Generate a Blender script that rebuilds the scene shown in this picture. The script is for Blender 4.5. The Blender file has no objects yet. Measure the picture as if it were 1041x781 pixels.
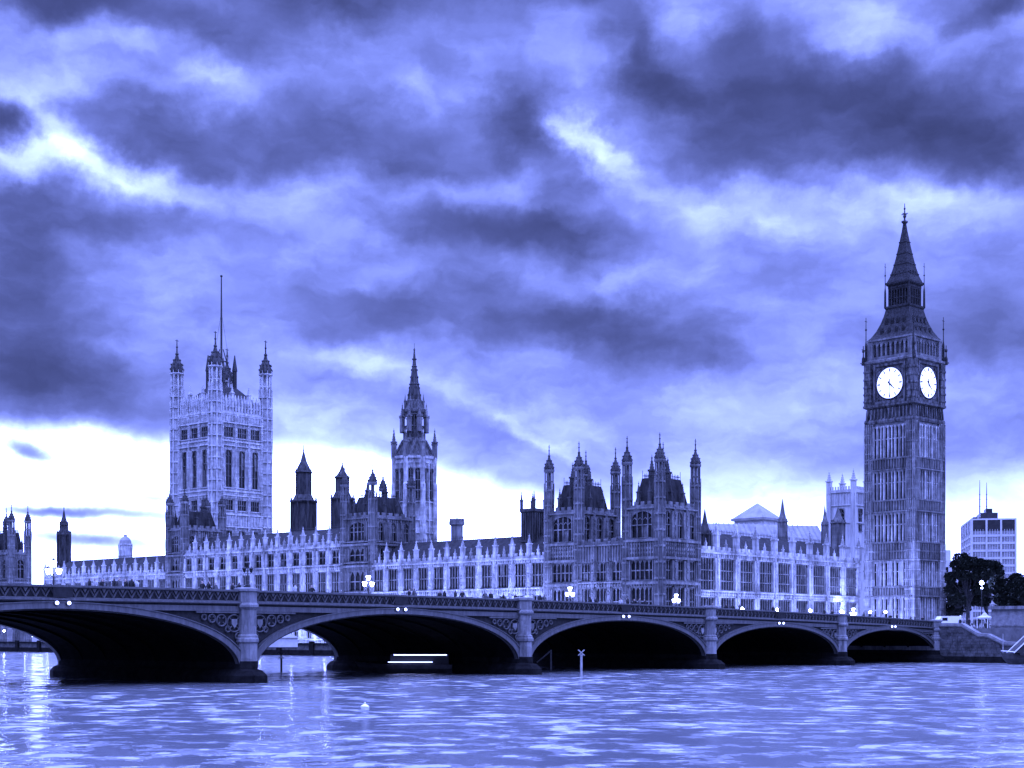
import bpy, math, random
from mathutils import Vector
random.seed(7)
R = math.radians
SC = bpy.context.scene
COL = SC.collection
TINT = (.235, .305, 1.0)            # the photograph is toned blue: every light here carries this hue

# ------------------------------------------------------------------ camera
CA, SA = math.cos(R(41.4)), math.sin(R(41.4))      # world x = east, y = north; the lens looks west-south-west
FPX, CX, HY, CH = 1500.0, 520.5, 647.0, 4.2
cd = bpy.data.cameras.new('camera'); cam = bpy.data.objects.new('camera', cd); COL.objects.link(cam)
cam.location = (0, 0, CH); cam.rotation_euler = (R(90), 0, math.atan2(CA, -SA))
cd.sensor_width = 36; cd.lens = FPX/1041*36; cd.shift_y = (HY-390.5)/1041
cd.clip_start = .5; cd.clip_end = 20000
SC.camera = cam
def P(px, D):                       # survey helper: bearing in the photo + distance -> east, north
    X = (px-CX)/FPX*D
    return (-SA*X - CA*D, CA*X - SA*D)
def Z(py, D): return (HY-py)*D/FPX + CH

# ------------------------------------------------------------------ world: dusk sky with layered cloud
SC.view_settings.view_transform = 'Standard'; SC.view_settings.look = 'None'
SC.view_settings.exposure = 0; SC.view_settings.gamma = 1
try: SC.cycles.use_denoising = True
except Exception: pass
SC.cycles.max_bounces = 6; SC.cycles.diffuse_bounces = 2; SC.cycles.glossy_bounces = 3
SC.cycles.sample_clamp_indirect = 4; SC.cycles.caustics_reflective = False
SUN_EL, SUN_AZ = 14, 318            # compass bearing of the sun (north-west, low)
W = bpy.data.worlds.new('World'); SC.world = W; W.use_nodes = True
nt = W.node_tree; nt.nodes.clear()
def N(tp, **kw):
    n = nt.nodes.new(tp)
    for k, v in kw.items(): setattr(n, k, v)
    return n
def put(sock, v):
    if hasattr(v, 'is_output'): nt.links.new(v, sock)
    else: sock.default_value = v
def mth(op, a, b=None, c=None, clamp=False):
    n = N('ShaderNodeMath', operation=op, use_clamp=clamp); put(n.inputs[0], a)
    if b is not None: put(n.inputs[1], b)
    if c is not None: put(n.inputs[2], c)
    return n.outputs[0]
def vm(op, a, b=None):
    n = N('ShaderNodeVectorMath', operation=op); put(n.inputs[0], a)
    if b is not None: put(n.inputs[1], b)
    return n.outputs['Value'] if op in ('DOT_PRODUCT', 'LENGTH') else n.outputs[0]
def mrange(v, a, b, c, d, smooth=True):
    n = N('ShaderNodeMapRange'); n.interpolation_type = 'SMOOTHSTEP' if smooth else 'LINEAR'
    put(n.inputs[0], v)
    for i, x in enumerate((a, b, c, d)): put(n.inputs[1+i], x)
    return n.outputs[0]
def noise(vec, scale, detail=4, rough=.55, out=1):
    n = N('ShaderNodeTexNoise'); put(n.inputs['Vector'], vec); n.inputs['Scale'].default_value = scale
    n.inputs['Detail'].default_value = detail; n.inputs['Roughness'].default_value = rough
    return n.outputs[out]
geo = N('ShaderNodeTexCoord').outputs['Generated']
dirn = vm('NORMALIZE', geo)
fwd = vm('DOT_PRODUCT', dirn, (-CA, -SA, 0)); rgt = vm('DOT_PRODUCT', dirn, (-SA, CA, 0))
sep = N('ShaderNodeSeparateXYZ'); put(sep.inputs[0], dirn)
az = mth('MULTIPLY', mth('ARCTAN2', rgt, fwd), FPX)
el = mth('MULTIPLY', mth('ARCSINE', sep.outputs[2]), FPX)
cmb = N('ShaderNodeCombineXYZ'); put(cmb.inputs[0], az); put(cmb.inputs[1], mth('ABSOLUTE', el))
p0 = cmb.outputs[0]
def sc3(v, s):
    return vm('MULTIPLY', v, s)
w1 = sc3(vm('SUBTRACT', noise(p0, 1/150, 2, .5), (.5, .5, .5)), (95, 60, 0))
w2 = sc3(vm('SUBTRACT', noise(p0, 1/44, 5, .58), (.5, .5, .5)), (70, 50, 0))
p = vm('ADD', vm('ADD', p0, w1), w2)
def pxang(x, y):
    u, v = (x-CX)/FPX, (HY-y)/FPX
    a = math.atan(u); e = math.atan(v*math.cos(a))
    return a*FPX, e*FPX
BLOBS = [ # x, y, rx, ry, tilt, log2 change
 (70,-8,150,44,0,-1.7),(330,-8,170,46,0,-1.7),(520,-8,120,40,0,-.8),(250,38,130,44,0,-1.2),(175,135,170,60,6,-1.6),
 (0,132,55,32,0,-1.7),(60,218,170,54,0,-1.2),(20,345,140,110,20,-1.25),(95,400,210,62,10,-1.15),(15,262,110,56,0,-.9),
 (400,142,190,66,0,-1.3),(530,112,62,60,0,-1.2),(560,165,110,40,30,-.9),(480,232,210,52,0,-1.1),(590,232,140,50,0,-1.0),(640,45,70,120,-35,-1.35),
 (700,95,110,44,10,-.9),(750,35,90,38,0,-1.0),(800,92,230,66,0,-1.2),(960,115,190,70,10,-1.3),(870,152,260,46,3,-1.2),(1035,2,110,30,0,-1.6),
 (1035,160,110,50,0,-.8),(500,320,300,52,2,-1.1),(690,345,210,50,9,-1.15),(1025,330,150,80,0,-.95),
 
 (45,128,70,30,30,1.3),(60,88,90,28,-12,.9),(100,36,110,26,0,.75),(25,168,130,30,0,1.3),(135,178,120,28,9,1.3),(235,80,90,36,0,1.0),
 (290,190,140,36,0,.7),(180,252,160,32,0,.6),(415,80,60,28,20,.6),(576,138,46,26,25,1.25),(612,162,52,26,25,1.3),
 (685,40,60,60,0,.7),(850,18,110,42,0,.7),(460,190,140,26,5,.55),(640,200,100,34,0,.45),(375,236,80,30,0,.55),(755,206,120,46,10,1.05),
 (900,205,190,42,0,.75),(1000,214,150,40,5,.75),(650,285,150,30,-5,.55),(370,372,140,30,15,.95),(500,408,170,20,15,.4),(545,440,110,15,25,.8),
 (840,378,200,44,18,.75),(230,300,160,40,0,.3),(960,395,120,40,0,.6),(330,425,220,40,0,.7),(700,430,330,70,0,.6),(960,100,170,60,8,-.5),(830,110,240,70,0,-.3),(700,480,300,50,0,.2)]
acc = None
def addlog(v):
    global acc
    acc = v if acc is None else mth('ADD', acc, v)
def blob(x, y, rx, ry, rot, amp, vec=None):
    ax, ey = pxang(x, y)
    m = N('ShaderNodeMapping', vector_type='TEXTURE'); put(m.inputs['Vector'], vec if vec is not None else p)
    m.inputs['Location'].default_value = (ax, ey, 0); m.inputs['Rotation'].default_value = (0, 0, -R(rot)); m.inputs['Scale'].default_value = (rx, ry, 1)
    return mrange(vm('LENGTH', m.outputs[0]), 0, 1, amp, 0)
for b in BLOBS: addlog(blob(*b))
pw = vm('ADD', p0, sc3(w2, (.8, .6, 0)))
hard_n = mrange(noise(sc3(pw, (1, 2.3, 1)), 1/165, 6, .55, 0), .38, .62, -.36, .30)      # broken, lumpy cloud edges
fine_n = mth('MULTIPLY', mth('SUBTRACT', noise(sc3(pw, (1, 1.9, 1)), 1/45, 6, .55, 0), .5), .95)
addlog(hard_n); addlog(fine_n)
acc = mth('MULTIPLY', acc, 1.12)
# the clear bright strip under the cloud deck: its upper edge drops from left to right
ramp = N('ShaderNodeValToRGB'); cr = ramp.color_ramp; cr.interpolation = 'B_SPLINE'
put(ramp.inputs[0], mrange(az, pxang(-60, 0)[0], pxang(1100, 0)[0], 0, 1, False))
pts = [(-60, 425), (60, 436), (180, 452), (300, 452), (440, 466), (520, 497), (620, 512), (760, 508), (960, 512), (1100, 505)]
while len(cr.elements) < len(pts): cr.elements.new(.5)
for e, (x, y) in zip(cr.elements, pts):
    e.position = (pxang(x, 0)[0]-pxang(-60, 0)[0])/(pxang(1100, 0)[0]-pxang(-60, 0)[0]); h = (HY-y)/400; e.color = (h, h, h, 1)
edge = mth('MULTIPLY', ramp.outputs[0], 400.0)
sp = N('ShaderNodeSeparateXYZ'); put(sp.inputs[0], p)
pe = mth('ADD', mth('MULTIPLY', sp.outputs[1], .35), mth('MULTIPLY', el, .65))
gap = mth('SUBTRACT', edge, pe)
front = mrange(fwd, .55, .85, 0, 1)
leftish = mrange(az, -60, 260, 1, 0)
hard = mth('MULTIPLY', mrange(gap, -8, 22, 0, 2.5), leftish)
soft = mth('MULTIPLY', mrange(gap, -55, 30, 0, 2.9), mth('SUBTRACT', 1.0, mth('MULTIPLY', leftish, .55)))
addlog(mth('MULTIPLY', mth('ADD', hard, soft), front))
for b in [(105, 521, 150, 11, 1, -3.2), (150, 505, 90, 8, 0, -2.2), (30, 458, 46, 13, 14, -3.4), (90, 549, 130, 12, 3, -3.0), (40, 520, 70, 9, 0, -2.0), (140, 470, 60, 8, 8, -1.6)]:
    addlog(mth('MULTIPLY', blob(*b, vec=vm('ADD', p0, sc3(w2, (.5, .3, 0)))), front))
# the afterglow behind the camera and overhead that lights the facades
addlog(mrange(fwd, .62, -.3, 0, .35)); addlog(mrange(sep.outputs[2], .40, .60, 0, 2.9))
lum = mth('POWER', 2.0, mth('ADD', acc, .10))
sky = N('ShaderNodeTexSky', sky_type='NISHITA'); sky.sun_disc = False
sky.sun_elevation = R(SUN_EL); sky.sun_rotation = R(SUN_AZ); sky.air_density = 1.5; sky.dust_density = 2
bw = N('ShaderNodeRGBToBW'); put(bw.inputs[0], sky.outputs[0])
tot = mth('ADD', mth('MULTIPLY', lum, 9.4), mth('MULTIPLY', bw.outputs[0], .25))
colr = N('ShaderNodeVectorMath', operation='SCALE'); colr.inputs[0].default_value = TINT; put(colr.inputs['Scale'], tot)
bg = N('ShaderNodeBackground'); put(bg.inputs[0], colr.outputs[0]); bg.inputs[1].default_value = .1
wo = N('ShaderNodeOutputWorld'); nt.links.new(bg.outputs[0], wo.inputs[0])

# ------------------------------------------------------------------ sun (low, veiled by cloud)
sd = bpy.data.lights.new('sun', 'SUN'); sun = bpy.data.objects.new('sun', sd); COL.objects.link(sun)
sd.energy = 1.5; sd.angle = R(12); sd.color = TINT
sdir = Vector((math.sin(R(SUN_AZ))*math.cos(R(SUN_EL)), math.cos(R(SUN_AZ))*math.cos(R(SUN_EL)), math.sin(R(SUN_EL))))
sun.rotation_euler = sdir.to_track_quat('Z', 'Y').to_euler(); sun.location = (0, -100, 200)

# ------------------------------------------------------------------ materials
def mat(name, c1, c2, scale=.6, rough=.85, streak=False, bump=0., lo=.35, hi=.65, spec=.3, metal=0., cells=None, grain=0):
    m = bpy.data.materials.new(name); m.use_nodes = True; t = m.node_tree; b = t.nodes['Principled BSDF']
    b.inputs['Roughness'].default_value = rough; b.inputs['Specular IOR Level'].default_value = spec; b.inputs['Metallic'].default_value = metal
    g = t.nodes.new('ShaderNodeNewGeometry'); v = g.outputs['Position']
    if streak:
        mp = t.nodes.new('ShaderNodeMapping'); mp.inputs['Scale'].default_value = (1, 1, .22); t.links.new(v, mp.inputs[0]); v = mp.outputs[0]
    n = t.nodes.new('ShaderNodeTexNoise'); n.inputs['Scale'].default_value = scale; n.inputs['Detail'].default_value = 8; n.inputs['Roughness'].default_value = .72
    t.links.new(v, n.inputs['Vector'])
    r = t.nodes.new('ShaderNodeValToRGB'); r.color_ramp.elements[0].position = lo; r.color_ramp.elements[1].position = hi
    r.color_ramp.elements[0].color = (*c1, 1); r.color_ramp.elements[1].color = (*c2, 1)
    t.links.new(n.outputs[0], r.inputs[0]); out = r.outputs[0]
    if cells:                                   # coursed masonry: block-to-block variation
        mp = t.nodes.new('ShaderNodeMapping'); mp.inputs['Scale'].default_value = cells; t.links.new(g.outputs['Position'], mp.inputs[0])
        vo = t.nodes.new('ShaderNodeTexVoronoi'); vo.distance = 'CHEBYCHEV'; vo.inputs['Scale'].default_value = 1; vo.inputs['Randomness'].default_value = .55
        t.links.new(mp.outputs[0], vo.inputs['Vector'])
        bw = t.nodes.new('ShaderNodeRGBToBW'); t.links.new(vo.outputs['Color'], bw.inputs[0])
        ml = t.nodes.new('ShaderNodeMapRange'); t.links.new(bw.outputs[0], ml.inputs[0]); ml.inputs[3].default_value = .75; ml.inputs[4].default_value = 1.2
        mx = t.nodes.new('ShaderNodeVectorMath'); mx.operation = 'SCALE'; t.links.new(out, mx.inputs[0]); t.links.new(ml.outputs[0], mx.inputs['Scale']); out = mx.outputs[0]
    if grain:                                   # fine grime in the carving
        n2 = t.nodes.new('ShaderNodeTexNoise'); n2.inputs['Scale'].default_value = grain; n2.inputs['Detail'].default_value = 4; n2.inputs['Roughness'].default_value = .6
        mg = t.nodes.new('ShaderNodeMapping'); mg.inputs['Scale'].default_value = (1, 1, .3); t.links.new(g.outputs['Position'], mg.inputs[0]); t.links.new(mg.outputs[0], n2.inputs['Vector'])
        m2 = t.nodes.new('ShaderNodeMapRange'); t.links.new(n2.outputs[0], m2.inputs[0])
        for i_, v_ in enumerate((.36, .62, .68, 1.15)): m2.inputs[1+i_].default_value = v_
        x2 = t.nodes.new('ShaderNodeVectorMath'); x2.operation = 'SCALE'; t.links.new(out, x2.inputs[0]); t.links.new(m2.outputs[0], x2.inputs['Scale']); out = x2.outputs[0]
    t.links.new(out, b.inputs['Base Color'])
    if bump:
        bp = t.nodes.new('ShaderNodeBump'); bp.inputs['Strength'].default_value = bump; bp.inputs['Distance'].default_value = .3
        t.links.new(n.outputs[0], bp.inputs['Height']); t.links.new(bp.outputs[0], b.inputs['Normal'])
    return m
def g3(x): return (x, x, x)
def emat(name, s, c=(.3, .36, 1)):
    m = bpy.data.materials.new(name); m.use_nodes = True; b = m.node_tree.nodes['Principled BSDF']
    b.inputs['Base Color'].default_value = (.6, .6, .6, 1); b.inputs['Emission Color'].default_value = (*c, 1); b.inputs['Emission Strength'].default_value = s
    return m
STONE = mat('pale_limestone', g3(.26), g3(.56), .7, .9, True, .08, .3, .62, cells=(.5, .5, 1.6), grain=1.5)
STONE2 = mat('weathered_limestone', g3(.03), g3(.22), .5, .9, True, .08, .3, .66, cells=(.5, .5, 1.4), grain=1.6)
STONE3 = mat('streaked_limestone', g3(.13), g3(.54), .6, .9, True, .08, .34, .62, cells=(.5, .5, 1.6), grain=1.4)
SOOT = mat('sooty_stone', g3(.012), g3(.075), 1.2, .9, True, .08, .38, .64)
ABBEY = mat('abbey_stone', g3(.25), g3(.48), .5, .9, True)
SLATE = mat('slate', g3(.008), g3(.04), 1.2, .8, True, .3, spec=.1)
LEAD = mat('lead_roof', g3(.16), g3(.28), .4, .55, True)
IRONROOF = mat('cast_iron_roof', g3(.006), g3(.045), 2.0, .7, False, .3, spec=.1)
GLASS = mat('dark_window_glass', g3(.004), g3(.02), 1.5, .15, spec=.2)
IRON = mat('black_iron', g3(.012), g3(.03), 2, .5)
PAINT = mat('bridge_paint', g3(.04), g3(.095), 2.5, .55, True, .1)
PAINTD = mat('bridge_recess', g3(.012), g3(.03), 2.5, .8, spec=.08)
COPE = mat('pale_coping', g3(.12), g3(.25), 1.5, .85)
BLIND = mat('blind_behind_glass', g3(.05), g3(.14), 1.5, .2)
GRANITE = mat('granite', g3(.07), g3(.24), 1.2, .85, True, .3, cells=(.7, .7, 1.3))
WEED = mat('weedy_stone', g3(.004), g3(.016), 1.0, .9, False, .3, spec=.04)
DARKST = mat('blackened_carving', g3(.012), g3(.15), 1.6, .85, True, .1, .4, .64)
GIRDER = mat('shade_black_girders', g3(.003), g3(.008), 1.0, .9, spec=.03)  # dark iron, blackened further: the shade under the arches is in this colour
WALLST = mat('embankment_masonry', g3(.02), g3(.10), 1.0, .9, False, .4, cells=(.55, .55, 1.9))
DIAL = emat('lit_dial', 3.6)
LAMPLIT = emat('lit_lantern_glass', 40)
GLOBE = emat('terrace_globe_glass', 160)
GLOW = emat('glowing_strip', 9)
WHITEP = mat('white_paint', g3(.7), g3(.82), .8, .5)
CANVAS = mat('white_canvas', g3(.65), g3(.8), .8, .8)
CONC = mat('concrete', g3(.42), g3(.55), .5, .8)
OFFG = mat('office_glass', g3(.10), g3(.3), .35, .15, spec=.7)
DARKP = mat('dark_panel', g3(.01), g3(.03), .5, .5)
LEAF = mat('leaf', (.008, .012, .008), (.03, .038, .026), .9, .7)
BARK = mat('bark', g3(.03), g3(.07), 3, .9)
ASPH = mat('asphalt', g3(.035), g3(.07), 2, .9)
GROUND = mat('paved_ground', g3(.08), g3(.16), .6, .9)
COAT = mat('dark_coat', g3(.01), g3(.03), 5, .9)
COAT2 = mat('grey_coat', g3(.05), g3(.12), 5, .9)
COAT3 = mat('pale_jacket', g3(.3), g3(.5), 5, .9)
TROUS = mat('trousers', g3(.015), g3(.04), 5, .9)
SKIN = mat('skin', (.32, .24, .2), (.4, .3, .25), 5, .6)
DIMW = mat('weathered_white_paint', g3(.22), g3(.4), 1.5, .7)
HULL = mat('dark_hull', g3(.02), g3(.06), 1, .4)

# ------------------------------------------------------------------ mesh helpers
LOC = {}
class Fr:                                   # facade frame: origin, outward normal; 'a' runs along the wall, 'b' outward
    def __init__(s, o, n): s.o = o; s.n = n; s.t = (n[1], -n[0])
    def w(s, a, b, z): return (s.o[0]+s.t[0]*a+s.n[0]*b, s.o[1]+s.t[1]*a+s.n[1]*b, z)
    def rot(s): return math.atan2(s.t[1], s.t[0])
ID = Fr((0, 0), (0, 1))
class MB:
    def __init__(s): s.v = []; s.f = []; s.m = []; s.k = 0
    def add(s, vs, fs):
        o = len(s.v); s.v += vs
        for f in fs: s.f.append(tuple(i+o for i in f)); s.m.append(s.k)
    def fbox(s, F, a0, a1, b0, b1, z0, z1):
        vs = [F.w(a, b, z) for z in (z0, z1) for a, b in ((a0, b0), (a1, b0), (a1, b1), (a0, b1))]
        s.add(vs, [(3, 2, 1, 0), (4, 5, 6, 7), (0, 1, 5, 4), (1, 2, 6, 5), (2, 3, 7, 6), (3, 0, 4, 7)])
    def box(s, x0, x1, y0, y1, z0, z1): s.fbox(ID, x0, x1, y0, y1, z0, z1)
    def rings(s, rs, cap=True):             # list of equal-length vertex loops, lofted
        n = len(rs[0]); o = len(s.v)
        vs = [q for r in rs for q in r]; fs = []
        for k in range(len(rs)-1):
            for i in range(n):
                j = (i+1) % n; fs.append((k*n+i, k*n+j, (k+1)*n+j, (k+1)*n+i))
        if cap: fs.append(tuple(reversed(range(n)))); fs.append(tuple((len(rs)-1)*n+i for i in range(n)))
        s.add(vs, fs)
    def lathe(s, cx, cy, prof, n=8, rot=None, sx=1, sy=1):
        rot = math.pi/n if rot is None else rot
        s.rings([[(cx+sx*r*math.cos(rot+2*math.pi*i/n), cy+sy*r*math.sin(rot+2*math.pi*i/n), z) for i in range(n)] for r, z in prof])
    def sq(s, cx, cy, prof):                # square plan, half-width profile
        s.lathe(cx, cy, [(h*math.sqrt(2), z) for h, z in prof], 4, math.pi/4)
    def prism(s, poly, z0, z1): s.rings([[(x, y, z0) for x, y in poly], [(x, y, z1) for x, y in poly]])
    def fext(s, F, poly, b0, b1):           # polygon in (a,z), counter-clockwise, extruded along b
        n = len(poly)
        vs = [F.w(a, b0, z) for a, z in poly]+[F.w(a, b1, z) for a, z in poly]
        fs = [tuple(range(n)), tuple(reversed(range(n, 2*n)))]
        for i in range(n):
            j = (i+1) % n; fs.append((j, i, i+n, j+n))
        s.add(vs, fs)
    def bar(s, p, q, w, n=4):
        p = Vector(p); q = Vector(q); d = (q-p).normalized(); u = d.orthogonal().normalized(); v = d.cross(u)
        def ring(c): return [tuple(c+(u*math.cos(2*math.pi*i/n+.785)+v*math.sin(2*math.pi*i/n+.785))*w) for i in range(n)]
        s.rings([ring(p), ring(q)])
    def ball(s, c, r, n=8):
        s.lathe(c[0], c[1], [(r*max(.05, math.cos(t)), c[2]+r*math.sin(t)) for t in [-1.5+3*i/6 for i in range(7)]], n)
    def mesh(s, name, mats, off=(0, 0, 0)):
        me = bpy.data.meshes.new(name); ox, oy, oz = off
        me.from_pydata([(x-ox, y-oy, z-oz) for x, y, z in s.v], [], s.f)
        mats = mats if isinstance(mats, (list, tuple)) else [mats]
        for m in mats: me.materials.append(m)
        if len(mats) > 1: me.polygons.foreach_set('material_index', s.m)
        me.update(); return me
    def build(s, name, mats, parent=None, loc=None):
        loc = loc if loc is not None else (LOC[parent.name] if parent else (0, 0, 0))
        return link(name, s.mesh(name, mats, loc), parent, loc)
def link(name, me, parent=None, loc=(0, 0, 0), rz=0):
    o = bpy.data.objects.new(name, me); COL.objects.link(o); o.parent = parent
    pl = LOC[parent.name] if parent else (0, 0, 0)
    o.location = tuple(loc[i]-pl[i] for i in range(3)); o.rotation_euler = (0, 0, rz); LOC[o.name] = tuple(loc); return o
def tag(o, label, cat, group=None, kind=None):
    if label: o['label'] = label
    if cat: o['category'] = cat
    if group: o['group'] = group
    if kind: o['kind'] = kind
    return o
def thing(name, label, cat, loc, group=None):
    o = link(name, None, None, loc); return tag(o, label, cat, group)
def lampo(name, loc, e, parent, r=.25, spot=None):
    l = bpy.data.lights.new(name, 'SPOT' if spot else 'POINT'); l.energy = e; l.color = (.24, .31, 1); l.shadow_soft_size = r
    o = link(name, l, parent, loc)
    if spot:
        l.spot_size = R(spot[1]); l.spot_blend = .6
        o.rotation_euler = (Vector(spot[0])-Vector(loc)).to_track_quat('-Z', 'Y').to_euler()
    return o

# ------------------------------------------------------------------ gothic kit
CACHE = {}
def window_mesh(w, h, lights, kind):
    vr = random.choice((0, 0, 0, 1, 2)); k = ('win', round(w, 2), round(h, 2), lights, kind, vr)
    if k in CACHE: return CACHE[k]
    m = MB(); m.k = 1; m.fbox(ID, -w/2, w/2, 0, .06, 0, h)
    if vr: m.k = 2; i = vr % lights; m.fbox(ID, -w/2+w*i/lights, -w/2+w*(i+1)/lights, .062, .07, h*(.0 if vr == 1 else .5), h*(.45 if vr == 1 else .95))
    m.k = 0
    mw = .15 if w < 3 else .18
    for i in range(1, lights):
        a = -w/2+w*i/lights; m.fbox(ID, a-mw/2, a+mw/2, .06, .32, 0, h)
    for f in ((.5,) if h < 6 else (.3, .62)): m.fbox(ID, -w/2, w/2, .06, .28, h*f-.1, h*f+.1)
    if kind == 'pointed':
        hh = min(w*.8, h*.3); n = 5
        for sg in (-1, 1):
            arc = [(sg*w/2*math.cos(t), h-hh+hh*math.sin(t)**.9) for t in [math.pi/2*i/n for i in range(n+1)]]
            poly = arc+[(sg*w/2, h)]
            if sg > 0: poly = poly
            else: poly = list(reversed(poly))
            m.fext(ID, poly, .06, .42)
        for i in range(lights):
            a = -w/2+w*(i+.5)/lights; m.bar((a-w/lights*.5, .2, h-hh*1.1), (a, .2, h-hh*.75), .08); m.bar((a+w/lights*.5, .2, h-hh*1.1), (a, .2, h-hh*.75), .08)
    else:
        for i in range(lights):
            a = -w/2+w*(i+.5)/lights; l = w/lights*.5
            for sg in (-1, 1): m.fext(ID, [(a+sg*l, h), (a+sg*l, h-l*1.3), (a+sg*l*.2, h)][::(1 if sg < 0 else -1)], .06, .3)
    m.fbox(ID, -w/2, w/2, .06, .5, 0, .14)
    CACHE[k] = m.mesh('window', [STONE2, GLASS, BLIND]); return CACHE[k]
def pinnacle_mesh(r, h, mt=None):
    k = ('pin', r, round(h, 2), mt.name if mt else '')
    if k in CACHE: return CACHE[k]
    m = MB(); m.sq(0, 0, [(r, 0), (r, h*.5), (r*1.3, h*.51), (r*1.3, h*.56), (r*.72, h*.57), (r*.1, h*.9)])
    m.sq(0, 0, [(r*.22, h*.88), (r*.3, h*.91), (r*.08, h*.94), (r*.05, h)])
    for z, q in ((.62, .68), (.7, .5), (.78, .34)):
        for i in range(4):
            a = math.pi/4+i*math.pi/2; m.box(r*q*1.2*math.cos(a)-r*.16, r*q*1.2*math.cos(a)+r*.16, r*q*1.2*math.sin(a)-r*.16, r*q*1.2*math.sin(a)+r*.16, h*z, h*z+r*.3)
    for sx in (-1, 1):                       # blind panels on the shaft
        m.box(sx*r-.03*sx-.05, sx*r-.03*sx+.05, -r*.3, r*.3, h*.05, h*.38); m.box(-r*.3, r*.3, sx*r-.05, sx*r+.05, h*.05, h*.38)
    CACHE[k] = m.mesh('pinnacle', mt or STONE2); return CACHE[k]
def turret_mesh(r, zl, zc, zt, mt, capm, ring=3.2, zb=0):
    """octagonal turret: panelled shaft 0..zl, open lantern zl..zc, ogee cap and finial to zt"""
    k = ('tur', r, zl, zc, zt, mt.name, capm.name, zb)
    if k in CACHE: return CACHE[k]
    m = MB(); n = 8; ro = math.pi/8
    m.lathe(0, 0, [(r*.9, zb), (r*.9, zl)], n)
    z = zl
    while z > zb+1:
        m.lathe(0, 0, [(r*1.02, z-.35), (r*1.13, z-.3), (r*1.13, z), (r*1.02, z+.05)], n); z -= ring
    for i in range(n):                       # angle shafts
        a = ro+2*math.pi*i/n; m.bar((r*.98*math.cos(a), r*.98*math.sin(a), zb), (r*.98*math.cos(a), r*.98*math.sin(a), zl+.6), r*.16)
        a2 = a+math.pi/n; q = r*.86; m.bar((q*math.cos(a2), q*math.sin(a2), zb), (q*math.cos(a2), q*math.sin(a2), zl-.5), r*.08)
    m.lathe(0, 0, [(r*.34, zl), (r*.34, zc)], 6)
    for i in range(n):
        a = ro+2*math.pi*i/n; q = r*.84
        m.bar((q*math.cos(a), q*math.sin(a), zl), (q*math.cos(a), q*math.sin(a), zc), r*.15)
        m.bar((r*1.05*math.cos(a), r*1.05*math.sin(a), zl), (r*1.05*math.cos(a), r*1.05*math.sin(a), zl+(zc-zl)*.35), r*.07)
        b = ro+2*math.pi*(i+1)/n; zz = zl+(zc-zl)*.45
        m.bar((q*math.cos(a), q*math.sin(a), zz), (q*math.cos(b), q*math.sin(b), zz), r*.08)
    m.lathe(0, 0, [(r*.95, zc-.3), (r*1.12, zc), (r*1.12, zc+.3), (r*.9, zc+.35)], n)
    for i in range(n):
        a = ro+2*math.pi*i/n; m.bar((r*1.02*math.cos(a), r*1.02*math.sin(a), zc+.2), (r*.98*math.cos(a), r*.98*math.sin(a), zc+1.3*r*.6), r*.06)
    m.k = 1; H = zt-zc
    m.lathe(0, 0, [(r*.9, zc+.3), (r*1.0, zc+H*.10), (r*.93, zc+H*.2), (r*.66, zc+H*.33), (r*.34, zc+H*.45), (r*.2, zc+H*.55), (r*.3, zc+H*.58), (r*.12, zc+H*.63), (r*.06, zt-.1)], n)
    for i in range(n):                       # crockets on the cap
        a = ro+2*math.pi*i/n
        for q, f in ((.98, .12), (.85, .25), (.5, .38)):
            x, y = r*q*math.cos(a), r*q*math.sin(a); m.box(x-r*.09, x+r*.09, y-r*.09, y+r*.09, zc+H*f, zc+H*f+r*.22)
    m.ball((0, 0, zc+H*.78), r*.17); m.bar((-r*.3, 0, zt-.45), (r*.3, 0, zt-.45), r*.05); m.bar((0, 0, zt-1), (0, 0, zt), r*.06)
    CACHE[k] = m.mesh('turret', [mt, capm]); return CACHE[k]
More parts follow.
